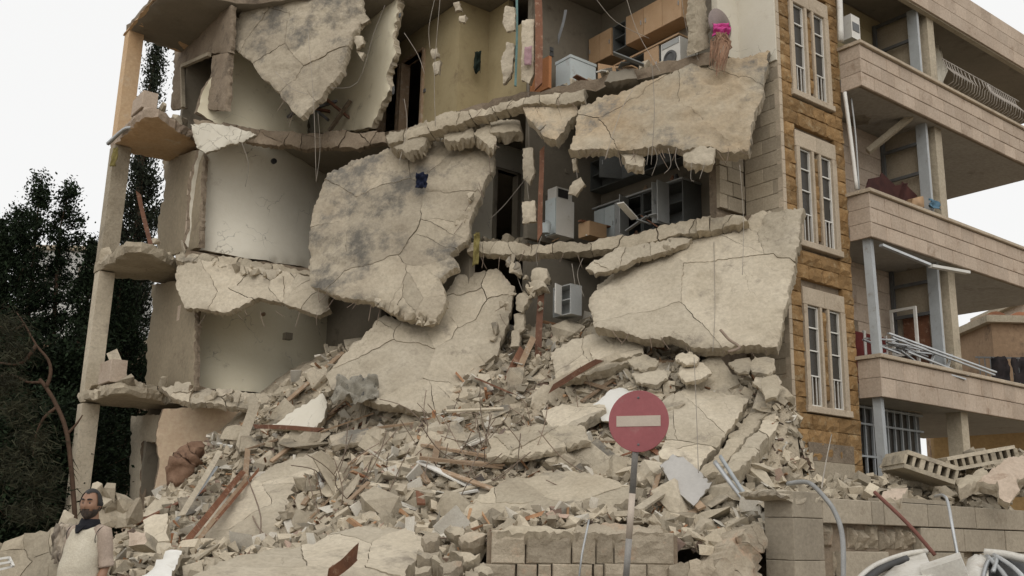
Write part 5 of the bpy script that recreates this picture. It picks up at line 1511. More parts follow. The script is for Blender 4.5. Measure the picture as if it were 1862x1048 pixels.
MB().box(sc_ + nS * .0065, uS * w_, vS * h_, nS * .0018).build('bar', SW_, sg)
dtop, dbot = AT(1157, 800, YS + .045), AT(1122, 1345, YS + .045)
dbot.z = max(0.0, dbot.z)
def pp(y):
    s = (y - 800) / (1345 - 800)
    return dtop.lerp(dbot, s)
for y0, y1, m_ in ((720, 918, PG), (918, 1015, SW_), (1015, 1112, PG), (1112, 1209, SW_), (1209, 1345, PG)):
    MB().tube([pp(y0), pp(y1)], .031, 16).build('pole_band', m_, sg, smooth=[True] * 16 + [False] * 2)
for q in (.23, -.23):
    MB().lathe(sc_ + vS * q, nS, [(.012, 0), (.012, .008), (.006, .011)], 10).build('bolt', DARKST, sg)
    MB().box(sc_ + vS * q - nS * .025, uS * .06, nS * .012, vS * .02).build('clamp', PG, sg)
# ------------------------------------------------------------------ right-hand balconies: what hangs and lies there
def bars(name, segs, r, m, label, cat, flat=True):
    root = empty(name, min((p for s in segs for p in s), key=lambda p: p.z), label, cat)
    for p, q in segs:
        MB().bar(p, q, r, r * .6).build('frame_bar', m, root)
    return root
segs = []
base = lambda x, y, b: RB(x, y, b)
for i in range(16):
    x = random.uniform(1568, 1640)
    y = 668 - (1640 - x) * .1 + random.uniform(-46, -2)
    segs.append((base(x, y, random.uniform(-.2, .3)), base(x + random.uniform(30, 90), y + random.uniform(-8, 40), random.uniform(-.35, .1))))
segs += [(base(1615, 606, -.3), base(1811, 677, -.52)), (base(1622, 614, -.3), base(1808, 682, -.52)), (base(1650, 640, -.3), base(1760, 683, -.53)), (base(1640, 655, -.35), base(1755, 690, -.52)), (base(1700, 640, -.3), base(1690, 668, -.4)), (base(1730, 645, -.3), base(1722, 672, -.4))]
bars('collapsed_window_frame', segs, .05, ALU, 'tangle of aluminium window frames collapsed on the lowest balcony', 'window frame')
for i, (x, y, w, h) in enumerate(((1588, 338, 30, 28), (1612, 342, 26, 24), (1634, 350, 26, 22), (1650, 358, 18, 18))):
    pz = RB(x, y, .1)
    MB().box(pz, (AD * .28 + UZ * .1 * (-1) ** i), BD * .012, (UZ * .26 + AD * .14).normalized() * .24).build('red_board', mat('dark_red_panel', (0.075, 0.03, 0.025), (0.05, 0.022, 0.02), 4, bump=.1, rnd=.1), None, 'dark red broken panel leaning on the middle balcony parapet', 'panel', 'dark panels on the middle balcony')
slab('carton', [RB(x, y, -.1) for x, y in ((1660, 362), (1682, 356), (1698, 366), (1700, 382), (1664, 374))], .2, VENEER, 'torn cardboard lying behind the middle parapet', 'carton', amp=.01, sp=.1, jag=.02)
cloth('cloth', RB(1700, 372, -.35), AD * .4, UZ * .2, 6, 5, .1, mat('blue_rag', (0.12, 0.22, 0.3), None, 5, bump=.1, rnd=0), 'pale blue rag lying beside torn cardboard on the middle parapet', seed=30)
# pipes beside the tower
wire([RB(1536, 168, -.12), RB(1548, 260, -.14), RB(1558, 345, -.16)], .045, WHITE, 'white drainpipe hanging loose below the top balcony', None, 'drainpipe', 'pipe')
wire([RB(1548, 180, -.1), RB(1556, 250, -.12), RB(1562, 345, -.14)], .02, GREYCAB, 'thin grey cable hanging beside the loose white drainpipe', None, 'cable', 'cable')
wire([RB(1526, -20, -.15), RB(1529, 75, -.18)], .07, WHITE, 'white gutter piece standing on the top balcony corner', None, 'gutter', 'pipe')
MB().bar(RB(1578, 276, .6), RB(1668, 203, -.3), .2, .12).build('fallen_beam', CONC, None, 'slanting grey beam fallen under the top balcony', 'beam')
q = empty('air_conditioner', RB(1545, 78, .1), 'small white box unit on the top balcony beside the gutter', 'box unit')
MB().box(RB(1545, 55, .15), AD * .16, BD * .15, UZ * .28).build('casing', WHITE, q)
MB().box(RB(1545, 55, .15) - BD * .155, AD * .12, BD * .006, UZ * .1).build('grille', DARKST, q)
# folded sheet-metal edge under the middle balcony
MB().bar(RB(1602, 446, -.47), RB(1690, 482, -.47), .09, .05).build('trim_strip', ALU, None, 'loose metal strip along the underside of the middle balcony', 'metal strip')
MB().bar(RB(1692, 484, -.5), RB(1760, 496, -.52), .12, .06).build('trim_strip', WHITE, None, 'bent white strip at the underside of the middle balcony by the column', 'metal strip')
# curved wrought iron railing on the top balcony
rl = empty('iron_railing', W(5.7, -.42, L3 + .7), 'pale wrought iron railing with bellied bars on the top balcony', 'railing')
IRON = mat('pale_iron', (0.40, 0.36, 0.31), (0.3, 0.26, 0.22), 5, bump=.1, rough=.6, rnd=.1)
for i in range(30):
    a = 5.62 + i * .115
    sag = .25 * math.exp(-((a - 7.0) / .5) ** 2)
    pts = [W(a, -.42 - sag, L3 + 1.42 - sag), W(a, -.46 - sag, L3 + 1.25 - sag), W(a, -.66, L3 + .98), W(a, -.62, L3 + .80), W(a, -.44, L3 + .74)]
    if i % 2:
        pts = pts[:3] + [W(a + .05, -.6, L3 + .84), W(a + .06, -.45, L3 + .74)]
    MB().tube(pts, .011, 5).build('bar', IRON, rl, smooth=True)
for b_, z_ in ((-.42, 1.43), (-.44, .75)):
    MB().tube([W(5.6 + k * .3, b_ - (.25 * math.exp(-((5.6 + k * .3 - 7.0) / .5) ** 2) if z_ > 1 else 0), L3 + z_ - (.25 * math.exp(-((5.6 + k * .3 - 7.0) / .5) ** 2) if z_ > 1 else 0)) for k in range(13)], .018, 6).build('rail', IRON, rl, smooth=True)
r2 = empty('iron_railing', W(10.1, 1.5, L2), 'straight dark iron railing at the far end of the middle balcony', 'railing')
for i in range(26):
    b_ = -.3 + i * .14
    MB().tube([W(10.1, b_, L2), W(10.1, b_, L2 + .98)], .012, 5).build('bar', DARKST, r2)
for z_ in (.1, .98):
    MB().tube([W(10.1, -.4, L2 + z_), W(10.1, 3.3, L2 + z_)], .02, 5).build('rail', DARKST, r2)
slab('debris_lump', [W(a, b, L2 + .7) for a, b in ((8.0, .6), (8.8, .4), (9.6, .7), (9.4, 1.5), (8.3, 1.5))], .4, CONCD, 'brown lump of debris on the middle balcony by the straight railing', 'debris lump', amp=.08, sp=.15, nrm=V((0, 0, 1)))
# curtain at the far end of the top balcony
cloth('curtain', W(6.9, .4, L3 + 1.6), AD * .5, UZ * 1.9, 12, 10, .12, WHITEP, 'torn pale curtain hanging on the top balcony behind the railing', 'curtain', seed=33, freq=4)
# ground floor window of many panes
gw = empty('steel_window', W(3.9, -.1, 2.4), parent=house)
for i in range(9):
    a = 2.75 + i * .27
    MB().ab(a, a + .035, .5, .55, 2.2, L1 - .3).build('glazing_bar', STEEL, gw)
for z_ in (2.25, 3.1, 3.75, L1 - .36):
    MB().ab(2.72, 5.2, .49, .56, z_, z_ + .04).build('glazing_bar', STEEL, gw)
MB().ab(2.73, 5.15, .56, .565, 3.15, L1 - .35).build('window_pane', PANE, gw)
# red shutters, a door and a dark panel behind the lowest balcony frames
sh = empty('shutter_screen', W(3.2, .7, L1), 'white framed dark red shutters behind the collapsed frames', 'shutters')
for i in range(4):
    a = 2.7 + i * .42
    MB().ab(a + .03, a + .37, 0.72, 0.74, L1 + .05, L1 + 1.3).build('shutter', mat('red_shutter', (0.16, 0.035, 0.03), (0.11, 0.025, 0.022), 3, bump=.1, rnd=.1), sh)
    MB().ab(a, a + .025, 0.70, 0.75, L1, L1 + 1.35).build('frame_bar', WHITE, sh)
    MB().ab(a + .375, a + .4, 0.70, 0.75, L1, L1 + 1.35).build('frame_bar', WHITE, sh)
MB().ab(5.03, 5.07, .1, .7, L1, L1 + 1.9).build('dark_opening_panel', WOOD, house)  # brown panel whose dark colour stands in for the shade of an opening
dr = empty('open_door', W(4.4, .9, L1), 'white framed door ajar on the lowest balcony', 'door')
for b0, b1, z0, z1 in ((.1, .16, 0, 1.95), (.66, .72, 0, 1.95), (.16, .66, 1.89, 1.95), (.16, .66, 0, .1), (.16, .66, .9, .97)):
    MB().ab(4.55, 4.6, b0, b1, L1 + z0, L1 + z1).build('door_rail', WHITE, dr)
# ------------------------------------------------------------------ wrecked car at the bottom right
CARW = mat('dusty_car_paint', (0.58, 0.55, 0.49), (0.50, 0.47, 0.41), 2.5, (0.36, 0.31, 0.25), .3, 4, bump=.08, rough=.45, rnd=0)
car = empty('crushed_car', AT(1720, 1500, 7.6), 'crushed white car with peeled roof and openings painted dark below the boundary wall', 'car')
def panel(lst, nu, nv, amp, m, name, thick=.012, seed=1):
    a, b, c, d = [AT(*q) for q in lst]
    vs, fs = [], []
    for side in (0, 1):
        for j in range(nv + 1):
            for i in range(nu + 1):
                s, t = i / nu, j / nv
                p = a.lerp(b, s).lerp(d.lerp(c, s), t)
                nn = (b - a).cross(d - a).normalized()
                vs.append(p + nn * (amp * fbm(V((s * 2.2 + seed, t * 2.2, seed)), 3) + math.sin(s * 3.14) * .03 - side * thick))
    N = (nu + 1) * (nv + 1)
    for j in range(nv):
        for i in range(nu):
            k = j * (nu + 1) + i
            fs += [(k, k + 1, k + nu + 2, k + nu + 1), (k + N, k + nu + 1 + N, k + nu + 2 + N, k + 1 + N)]
    rim = [i for i in range(nu)] + [j * (nu + 1) + nu for j in range(nv)] + [nv * (nu + 1) + nu - i for i in range(nu)] + [(nv - j) * (nu + 1) for j in range(nv)]
    for i in range(len(rim)):
        k, l_ = rim[i], rim[(i + 1) % len(rim)]
        fs.append((l_, k, k + N, l_ + N))
    return mk(name, vs, fs, m, car, smooth=True)
panel([(1575, 1070, 7.4), (1700, 1048, 7.5), (1682, 1004, 8.3), (1590, 1040, 8.2)], 14, 10, .025, CARW, 'roof_panel', seed=3)
MB().box(AT(1722, 1052, 7.6), V((.13, -.05, .05)), V((.05, .12, .02)), V((-.04, 0, .12))).build('boot_corner', CARW, car)
panel([(1740, 1075, 7.5), (1800, 1075, 7.3), (1795, 1012, 8.0), (1760, 1016, 8.1)], 10, 10, .02, CARW, 'wing_panel', seed=12)
panel([(1785, 1080, 7.3), (1900, 1085, 7.3), (1890, 1030, 8.0), (1800, 1014, 8.0)], 10, 10, .06, BLACK, 'opening_shade_sheet', seed=16)  # black sheet painted in for the shade inside the car's openings
for j, (pts, m_, r_) in enumerate((([(1556, 1060, 7.5), (1590, 1030, 7.9), (1640, 1010, 8.2), (1685, 1003, 8.3)], CARW, .025), ([(1568, 1062, 7.4), (1600, 1036, 7.8), (1648, 1016, 8.1)], BLACK, .03), ([(1795, 1012, 7.9), (1822, 1040, 7.6), (1840, 1070, 7.3)], ALU, .02), ([(1808, 1010, 7.9), (1840, 1030, 7.6), (1870, 1060, 7.3)], ALU, .02), ([(1790, 1006, 8.0), (1830, 1010, 7.9), (1880, 1022, 7.7)], CARW, .035), ([(1785, 1060, 7.4), (1795, 1024, 7.8), (1812, 1018, 7.8), (1806, 1040, 7.6)], ALU, .018))):
    wire([AT(*q) for q in pts], r_, m_, None, None, 'body_rail', None, parent=car)
# body below the crushed roof
for lst, nm in (([(1560, 1240, 7.3), (1900, 1240, 7.2), (1890, 1078, 7.35), (1570, 1075, 7.5)], 'side_body'),):
    panel(lst, 16, 8, .08, CARW, nm, seed=20)
for xx in (1600, 1830):
    MB().lathe(AT(xx, 1290, 7.1), V((0, -1, 0)), [(.16, -.1), (.28, -.1), (.3, -.06), (.3, .06), (.28, .1), (.16, .1), (.15, .04)], 24).build('wheel', BLACK, car)
# ------------------------------------------------------------------ low broken wall at the left
SL('broken_wall', [(-30, 990, 10.6), (30, 978, 10.4), (75, 962, 10.3), (105, 945, 10.2), (128, 930, 10.1), (132, 960, 10.05), (118, 1000, 10.0), (110, 1100, 9.9), (-30, 1110, 10.2)], .3, CONC, 'low broken concrete wall with crumbling top behind the man', 'wall', f=AT, ncell=4, nedge=8, amp=.02)
SL('fallen_block', [(232, 966, 11.6), (262, 966, 11.5), (263, 990, 11.4), (232, 992, 11.5)], .25, PINK, 'pink limestone block lying beside the man', 'stone block', f=AT, amp=.006, jag=.008)
SL('fallen_block', [(262, 940, 13), (300, 930, 13), (310, 1000, 12.4), (290, 1060, 11.8), (258, 1060, 11.8)], .3, CONCP, 'pale ragged plaster block standing behind the man', 'plaster block', f=AT, nedge=3)
SL('fallen_block', [(255, 1048, 11), (300, 1000, 11.6), (330, 1000, 11.6), (300, 1060, 10.8), (262, 1080, 10.6)], .1, WHITE, 'white board lying under the dark red timber', 'board', f=AT, amp=.005, jag=.02)
for i, (x, y) in enumerate(((188, 918), (205, 905), (215, 925), (182, 905), (222, 940), (196, 940), (240, 930), (225, 915), (120, 945), (128, 965), (112, 975), (122, 990))):
    yy = 17 if i < 8 else 10.2
    s = .5 if i < 8 else .2
    place('concrete_chunk', random.choice(CH), AT(x, y, yy), s, (random.uniform(0, 6), random.uniform(0, 6), random.uniform(0, 6)), 'loose chunk piled at the foot of the gallery columns' if i < 8 else 'loose chunk at the end of the low broken wall', 'concrete chunk', 'chunks below the gallery' if i < 8 else 'chunks by the broken wall')
fr_ = empty('window_frame_wreck', AT(10, 1030, 9.6), 'small bent white window frame lying on the low broken wall', 'window frame')
for (x0, y0), (x1, y1) in (((-10, 1018), (16, 1014)), ((16, 1014), (24, 1030)), ((24, 1030), (-10, 1038)), ((-8, 1027), (20, 1022))):
    MB().bar(AT(x0, y0, 9.6), AT(x1, y1, 9.55), .025, .02).build('frame_bar', WHITE, fr_)
# rags and wires hung on the low wall end
for i in range(5):
    x = 104 + i * 5
    cloth('cloth', AT(x, 985 + 6 * (i % 2), 9.9), X3 * .09, UZ * .34, 5, 8, .09, mat('dusty_rag', (0.42, 0.36, 0.28), (0.3, 0.25, 0.2), 6, bump=.2, rnd=.2), 'dusty rag hanging at the end of the low broken wall', seed=40 + i)['group'] = 'rags on the broken wall'
wire([AT(196, 262, 23.0), AT(225, 236, 22.6), AT(240, 232, 22.4)], .05, ALU, 'grey pipe sticking out beside the gallery column', None, 'pipe', 'pipe')
cloth('cloth', AT(208, 285, 23.0), X3 * .14, UZ * .5, 5, 10, .08, OLIVE, 'olive strip of cloth hanging from the gallery column', seed=50)
# blocks left on the gallery edges
for a_, b_, lv, l_, h_ in ((-8.68, 11.3, L3, .8, .42), (-8.66, 11.35, L1, .85, .5)):
    stone('gallery_block', W(a_ - .14, b_ + l_, lv + .02), -BD, UZ, -AD, l_, h_, .35, PINK, gal, 0, .01, 2, 1, .015)
for lv in (L1, L2, L3):
    for i in range(22):
        p = W(random.uniform(-8.7, -7.2), random.uniform(11.2, 13.3), lv + random.uniform(.02, .12))
        place('rubble_piece', random.choice(CH + SH), p, random.uniform(.12, .5), (random.uniform(0, 6), random.uniform(0, 6), random.uniform(0, 6)), 'loose broken chunk lying on the %s gallery floor' % {L1: 'lowest', L2: 'middle', L3: 'top'}[lv], 'concrete chunk', 'chunks on the %s gallery floor' % {L1: 'lowest', L2: 'middle', L3: 'top'}[lv])
for lv, rng_ in ((L3, ((1000, 158), (1060, 146), (1130, 126), (1200, 112))), (L2, ((870, 440), (900, 436), (930, 436), (960, 440), (1000, 446)))):
    for i in range(24):
        x, y = random.choice(rng_)
        p = Z(x + random.uniform(-30, 30), y, lv) + V((0, .25 + random.random() * .3, .05))
        place('rubble_piece', random.choice(CH), p, random.uniform(.1, .34), (random.uniform(0, 6), random.uniform(0, 6), random.uniform(0, 6)), 'small chunk lying on the torn %s floor edge' % ('top kitchen' if lv == L3 else 'middle corridor'), 'concrete chunk', 'chunks on the torn %s edge' % ('top kitchen' if lv == L3 else 'middle corridor'))
# ------------------------------------------------------------------ trees
BARK = mat('bark', (0.12, 0.075, 0.05), (0.08, 0.052, 0.036), 5, bump=.8, bscale=20, rnd=.1)
def leafmat(name, c):
    m = mat(name, c, tuple(v * .55 for v in c), 1.2, bump=0, rough=.97, rnd=.35, island=True, fine=0)
    return m
DKLEAF = leafmat('dark_conifer_needles', (0.020, 0.033, 0.015))
CYLEAF = leafmat('cypress_scales', (0.034, 0.042, 0.026))
def tree(name, base, h, r, label, prof, n, leaf, lm, seed, rise=.35, trunk_r=.18, bare=.08, clump=.3, nbough=90, group=None, spread=(.55, 1.12)):
    rg = np.random.default_rng(seed)
    base = V(base)
    root = empty(name, base, label, 'tree', group)
    top = base + V((0, 0, h))
    pts = [base.lerp(top, t) + V((.15 * math.sin(t * 5 + seed), .12 * math.cos(t * 4 + seed), 0)) * (1 if 0 < t < 1 else 0) for t in np.linspace(0, 1, 9)]
    mb = MB().tube(pts, [trunk_r * (1 - .95 * t) for t in np.linspace(0, 1, 9)], 8)
    P0, DD = [], []
    for k in range(nbough):
        t = bare + (1 - bare) * ((k + rg.random()) / nbough) ** .9
        az = k * 2.4 + rg.normal() * .5
        rr = r * prof(t) * rg.uniform(*spread)
        c0 = base.lerp(top, t)
        L = V((math.cos(az) * rr, math.sin(az) * rr, 0))
        segs = [c0, c0 + L * .5 + V((0, 0, rr * (rise * .3 - .06))), c0 + L + V((0, 0, rr * rise))]
        mb.tube(segs, [trunk_r * .2 * (1.1 - t) + .01, trunk_r * .12 * (1.1 - t) + .008, .005], 4)
        m = max(3, int(n / nbough * (.4 + prof(t))))
        for _ in range(m):
            f = .25 + .75 * rg.random() ** .7
            q = segs[0].lerp(segs[1], f * 2) if f < .5 else segs[1].lerp(segs[2], f * 2 - 1)
            P0.append(tuple(q))
            DD.append(tuple((L.normalized() if L.length > 1e-4 else V((1, 0, 0))) + V((0, 0, rise + .2))))
    nl = 46
    C0 = np.repeat(np.array(P0), nl, 0)
    D = np.repeat(np.array(DD), nl, 0)
    N = len(C0)
    C0 = C0 + rg.normal(size=(N, 3)) * (clump * np.repeat(rg.uniform(.35, .75, len(P0)), nl))[:, None]
    D = D + rg.normal(size=(N, 3)) * .75
    D /= np.linalg.norm(D, axis=1)[:, None]
    S = np.cross(D, rg.normal(size=(N, 3)))
    S /= np.linalg.norm(S, axis=1)[:, None]
    l = (leaf * rg.uniform(.5, 1.5, N))[:, None]
    w = l * rg.uniform(.16, .34, N)[:, None]
    Vv = np.stack([C0 - D * l * .5, C0 + S * w, C0 + D * l * .5, C0 - S * w], 1).reshape(-1, 3) - np.array(base)
    me = bpy.data.meshes.new('crown')
    me.vertices.add(len(Vv))
    me.vertices.foreach_set('co', Vv.ravel())
    me.loops.add(len(Vv))
    me.loops.foreach_set('vertex_index', np.arange(len(Vv)))
    me.polygons.add(N)
    me.polygons.foreach_set('loop_start', np.arange(0, len(Vv), 4))
    me.polygons.foreach_set('loop_total', np.full(N, 4))
    me.update(calc_edges=True)
    me.materials.append(lm)
    o = bpy.data.objects.new('crown', me)
    COL.objects.link(o)
    o.parent = root
    mb.build('trunk', BARK, root, smooth=True)
    return root
cone = lambda t: max(.035, (1 - t) ** .95) * 1.15
spind = lambda t: max(.06, math.sin(min(1, t * 1.15 + .08) * math.pi) ** .6)
def tb_(x, y, yy):
    p = AT(x, y, yy)
    return V((p.x, p.y, 0)), p.z
GT = 'dark conifers left of the house'
for i, (x, y, yy, r, lab) in enumerate(((76, 325, 30, 2.6, 'tallest dark conifer with twin ragged tips left of the house'), (128, 338, 31, 2.2, 'dark conifer with a slim ragged tip next to the tallest one'), (40, 385, 29, 2.4, 'dark conifer with a blunt tip between tree edge and tallest conifer'), (8, 405, 28, 2.2, 'dark conifer with drooping boughs beyond the broken wall'), (168, 440, 29, 1.7, 'short dark conifer close beside the gallery column'))):
    b, h = tb_(x, y, yy)
    tree('conifer_tree', b, h, r, lab, cone, 620, .10, DKLEAF, 11 + i, rise=.75, clump=.27, bare=.1, nbough=44, spread=(.3, 1.35))
b, h = tb_(287, 82, 33)
tree('cypress_tree', b, h, 1.0, 'tall slender cypress rising behind the gallery columns', spind, 1000, .10, CYLEAF, 31, rise=1.1, clump=.3, bare=.12, trunk_r=.3, nbough=150)
b, h = tb_(232, 470, 31)
tree('cypress_tree', b, h, 1.5, 'lower bushy cypress behind the lowest gallery columns', spind, 900, .10, DKLEAF, 37, rise=.8, clump=.4, bare=.12, trunk_r=.35)
for i, (x, y, yy, r, lab) in enumerate(((20, 650, 26, 2.6, 'broad dark shrubby tree low behind the broken wall'), (110, 640, 27, 2.4, 'dense dark shrubby tree between the conifers and the gallery'), (-40, 600, 26, 2.6, 'dark shrubby tree at the foot of the drooping conifer'), (70, 760, 24, 1.8, 'low dark bush behind the broken concrete wall'), (150, 790, 29, 1.2, 'small dark bush near the foot of the gallery column'))):
    b, h = tb_(x, y, yy)
    tree('shrub_tree', b, h, r, lab, lambda t: max(.25, math.sin(min(1, t + .25) * math.pi * .9) ** .5), 900, .11, DKLEAF, 61 + i, rise=.25, clump=.5, bare=.03)
# bent bare pine limb
pt = empty('pine_tree', AT(150, 1090, 19), 'leaning pine with bare red-brown limbs before the dark conifers', 'tree')
PB = mat('red_pine_bark', (0.10, 0.062, 0.042), (0.07, 0.045, 0.03), 5, bump=.6, rnd=0)
def limb(lst, r0, r1, yy=19):
    pts = [AT(x, y, yy) for x, y in lst]
    q = []
    for i in range(len(pts) - 1):
        for t in (0, .33, .66):
            p0, p1, p2, p3 = pts[max(i - 1, 0)], pts[i], pts[i + 1], pts[min(i + 2, len(pts) - 1)]
            q.append(.5 * (2 * p1 + (p2 - p0) * t + (2 * p0 - 5 * p1 + 4 * p2 - p3) * t * t + (3 * p1 - p0 - 3 * p2 + p3) * t ** 3))
    q.append(pts[-1])
    return MB().tube(q, [r0 + (r1 - r0) * i / (len(q) - 1) for i in range(len(q))], 7)
limb([(148, 1120), (140, 1000), (132, 880), (122, 790), (104, 740), (84, 705), (72, 690)], .05, .035).build('trunk', PB, pt, smooth=True)
for lst, r0 in (([(84, 705), (92, 680), (88, 655), (66, 628), (45, 590), (30, 568)], .04), ([(76, 695), (50, 695), (20, 682), (-20, 690)], .03), ([(66, 628), (40, 660), (0, 660), (-30, 648)], .04), ([(45, 590), (22, 600), (-10, 590)], .03), ([(104, 740), (80, 760), (66, 790), (60, 830)], .035), ([(122, 790), (140, 770), (150, 755)], .03)):
    limb(lst, r0, .01).build('limb', PB, pt, smooth=True)
rg = np.random.default_rng(3)
vs, fs = [], []
for (x, y, rx, ry) in ((10, 590, 40, 26), (30, 640, 34, 22), (60, 800, 40, 30), (15, 690, 30, 20), (30, 740, 46, 30), (75, 870, 46, 40), (20, 850, 46, 46), (60, 930, 60, 24)):
    for _ in range(420):
        p = AT(x + rg.normal() * rx * .5, y + rg.normal() * ry * .5, 19 + rg.normal() * .4)
        d = V((rg.normal(), rg.normal() * .5, -.4 + rg.normal() * .6)).normalized()
        s = d.cross(V(rg.normal(size=3))).normalized() * .012
        l = rg.uniform(.12, .3)
        i = len(vs)
        vs += [p - s, p + s, p + d * l]
        fs.append((i, i + 1, i + 2))
mk('crown', vs, fs, leafmat('pine_needles', (0.045, 0.045, 0.026)), pt)
# ------------------------------------------------------------------ houses beyond
HB = mat('far_beige_render', (0.36, 0.275, 0.2), (0.31, 0.235, 0.17), .4, (0.22, 0.16, 0.115), .2, .7, bump=.2, bscale=3, rnd=0)
def far_house(name, c, hx, hy, hz_, label, m, wins, roof=True):
    root = empty(name, c, label, 'building')
    MB().box(V(c) + UZ * hz_ / 2, X3 * hx, V((0, hy, 0)), UZ * hz_ / 2).build('wall', m, root)
    if roof:
        MB().box(V(c) + UZ * (hz_ + .12), X3 * (hx + .25), V((0, hy + .25, 0)), UZ * .12).build('roof', CONC, root)
    for x, z, w, h in wins:
        w_ = MB().box(V(c) + V((x, -hy - .02, z)), X3 * w / 2, V((0, .04, 0)), UZ * h / 2).build('window', GREYP, root)
        MB().box(V(c) + V((x, -hy - .07, z)), X3 * (w / 2 - .08), V((0, .01, 0)), UZ * (h / 2 - .08)).build('pane', PANE, w_)
    return root
far_house('far_house', V((-21.5, 50, 0)), 6, 4, 9.5, 'beige house half hidden behind the dark conifers', HB, [(-3, 7, 1.2, 1.5), (0, 7, 1.2, 1.5), (3.4, 7, 1.2, 1.5), (-3, 3.6, 1.2, 1.5), (0, 3.6, 1.2, 1.5), (3.4, 3.6, 1.2, 1.5)])
far_house('far_house', V((-27, 62, 0)), 3, 3, 17.6, 'pale distant tower block peeping over the conifers', mat('pale_far', (0.5, 0.5, 0.48), None, 1, bump=0, rnd=0), [(-1, 16, 1, 1.2), (1, 16, 1, 1.2)])
q = AT(1778, 604, 34)
rh = far_house('far_house', V((q.x + 6, 36, 0)), 6, 3, AT(1800, 588, 33).z, 'stained tan house with tiled vents seen past the lowest balcony', mat('stained_tan', (0.34, 0.235, 0.15), (0.28, 0.19, 0.12), .5, (0.13, 0.09, 0.065), .45, .9, bump=.3, bscale=4, rnd=0), [(-2.2, 2.6, 1.2, 1.6), (1.5, 2.6, 1.2, 1.6)])
TILE = mat('terracotta_tile', (0.34, 0.16, 0.09), (0.27, 0.13, 0.08), 5, bump=.2, rnd=.2)
for x in (1806, 1850):
    p = AT(x, 590, 34.5)
    MB().lathe(V((p.x, 34.2, AT(1800, 588, 33).z + .2)), V((0, 1, 0)), [(.5, 0), (.5, 1.6)], 22).build('roof_vent', TILE, rh)
far_house('far_house', V((AT(1870, 560, 40).x + 2, 42, 0)), 2.2, 2, AT(1860, 552, 40).z, 'pale stone house corner above the stained tan house', PINK, [(-1, 9.5, 1, 1.2)])
p = AT(1780, 650, 30)
rr_ = empty('iron_railing', V((p.x, p.y, 0)), 'dark railing hung with dark washing before the tan house', 'railing')
for i in range(22):
    x = p.x + i * .17
    MB().bar(V((x, 30, p.z - 1.0)), V((x, 30, p.z)), .025).build('bar', DARKST, rr_)
for z_ in (p.z, p.z - 1.0):
    MB().bar(V((p.x - .1, 30, z_)), V((p.x + 3.8, 30, z_)), .05).build('rail', DARKST, rr_)
MB().box(V((p.x + 2, 31.6, p.z - 1.15)), X3 * 2.4, V((0, 1.6, 0)), UZ * .13).build('balcony_slab', CONCD, rr_)
MB().box(V((p.x + 2, 32.9, (p.z - 1.28) / 2)), X3 * 2.4, V((0, .12, 0)), UZ * (p.z - 1.28) / 2).build('support_wall', mat('ochre_wall', (0.33, 0.22, 0.1), (0.28, 0.18, 0.08), .6, bump=.2, rnd=0), rr_)
for i in range(4):
    c_ = cloth('washing', V((p.x + .6 + i * .62, 29.94, p.z - .42)), X3 * .5, UZ * .85, 7, 8, .1, mat('dark_washing', (0.03, 0.028, 0.03), (0.05, 0.04, 0.04), 4, bump=.1, rnd=.2), 'dark washing hanging on the railing before the tan house', 'washing', seed=70 + i)
    c_['group'] = 'washing on the far railing'
# ------------------------------------------------------------------ the man
SKIN = mat('skin', (0.30, 0.165, 0.10), (0.26, 0.14, 0.085), 8, bump=.05, rough=.55, rnd=0, fine=.05)
HAIR = mat('dark_hair', (0.012, 0.010, 0.009), (0.02, 0.017, 0.014), 30, bump=.4, bscale=60, rough=.6, rnd=0)
BEARD = mat('short_beard', (0.03, 0.022, 0.017), (0.075, 0.05, 0.036), 40, bump=.3, bscale=90, rough=.7, rnd=0)
VEST = mat('cream_knit', (0.57, 0.515, 0.41), (0.51, 0.455, 0.355), 6, (0.47, 0.42, 0.32), .12, 5, bump=.35, bscale=40, rnd=0)
SHIRT = mat('beige_shirt', (0.42, 0.335, 0.27), (0.37, 0.29, 0.23), 6, bump=.3, bscale=25, rnd=0)
SCARF = mat('black_scarf', (0.012, 0.012, 0.016), (0.02, 0.02, 0.024), 10, bump=.3, bscale=30, rnd=0)
TROU = mat('brown_trousers', (0.10, 0.08, 0.06), (0.08, 0.065, 0.05), 6, bump=.2, rnd=0)
MP = AT(163, 947, 8.5)
MP.z = 0
MR = Matrix.Rotation(math.radians(-24), 4, 'Z')        # body turned, head towards the camera
MH = Matrix.Rotation(math.radians(-4), 4, 'Z')
def ML(v):
    return MP + (MR @ V(v))
def MHL(v):
    return MP + (MH @ V(v))
man = empty('person', MP, 'bearded man in a cream knitted vest and dark scarf standing before the rubble', 'person')
def loft(mb, rings, n=18, cap=True):
    k = len(mb.v)
    for (x, y, z, rx, ry) in rings:
        for j in range(n):
            a = 2 * math.pi * j / n
            mb.v.append(V((x + rx * math.cos(a), y + ry * math.sin(a), z)))
    for i in range(len(rings) - 1):
        for j in range(n):
            a, b = k + i * n + j, k + i * n + (j + 1) % n
            mb.f.append((a, b, b + n, a + n) if rings[1][2] > rings[0][2] else (b, a, a + n, b + n))
    up_ = rings[1][2] > rings[0][2]
    f0 = tuple(k + j for j in range(n))
    f1 = tuple(k + (len(rings) - 1) * n + j for j in range(n))
    mb.f.append(f0[::-1] if up_ else f0)
    mb.f.append(f1 if up_ else f1[::-1])
def limbm(mb, pts, rs, n=12):
    mb.tube(pts, rs, n)
G_ = lambda x, y, s, t, a, b: math.exp(-((x - s) / a) ** 2 - ((y - t) / b) ** 2)
HC = V((0.0, -0.01, 1.632))
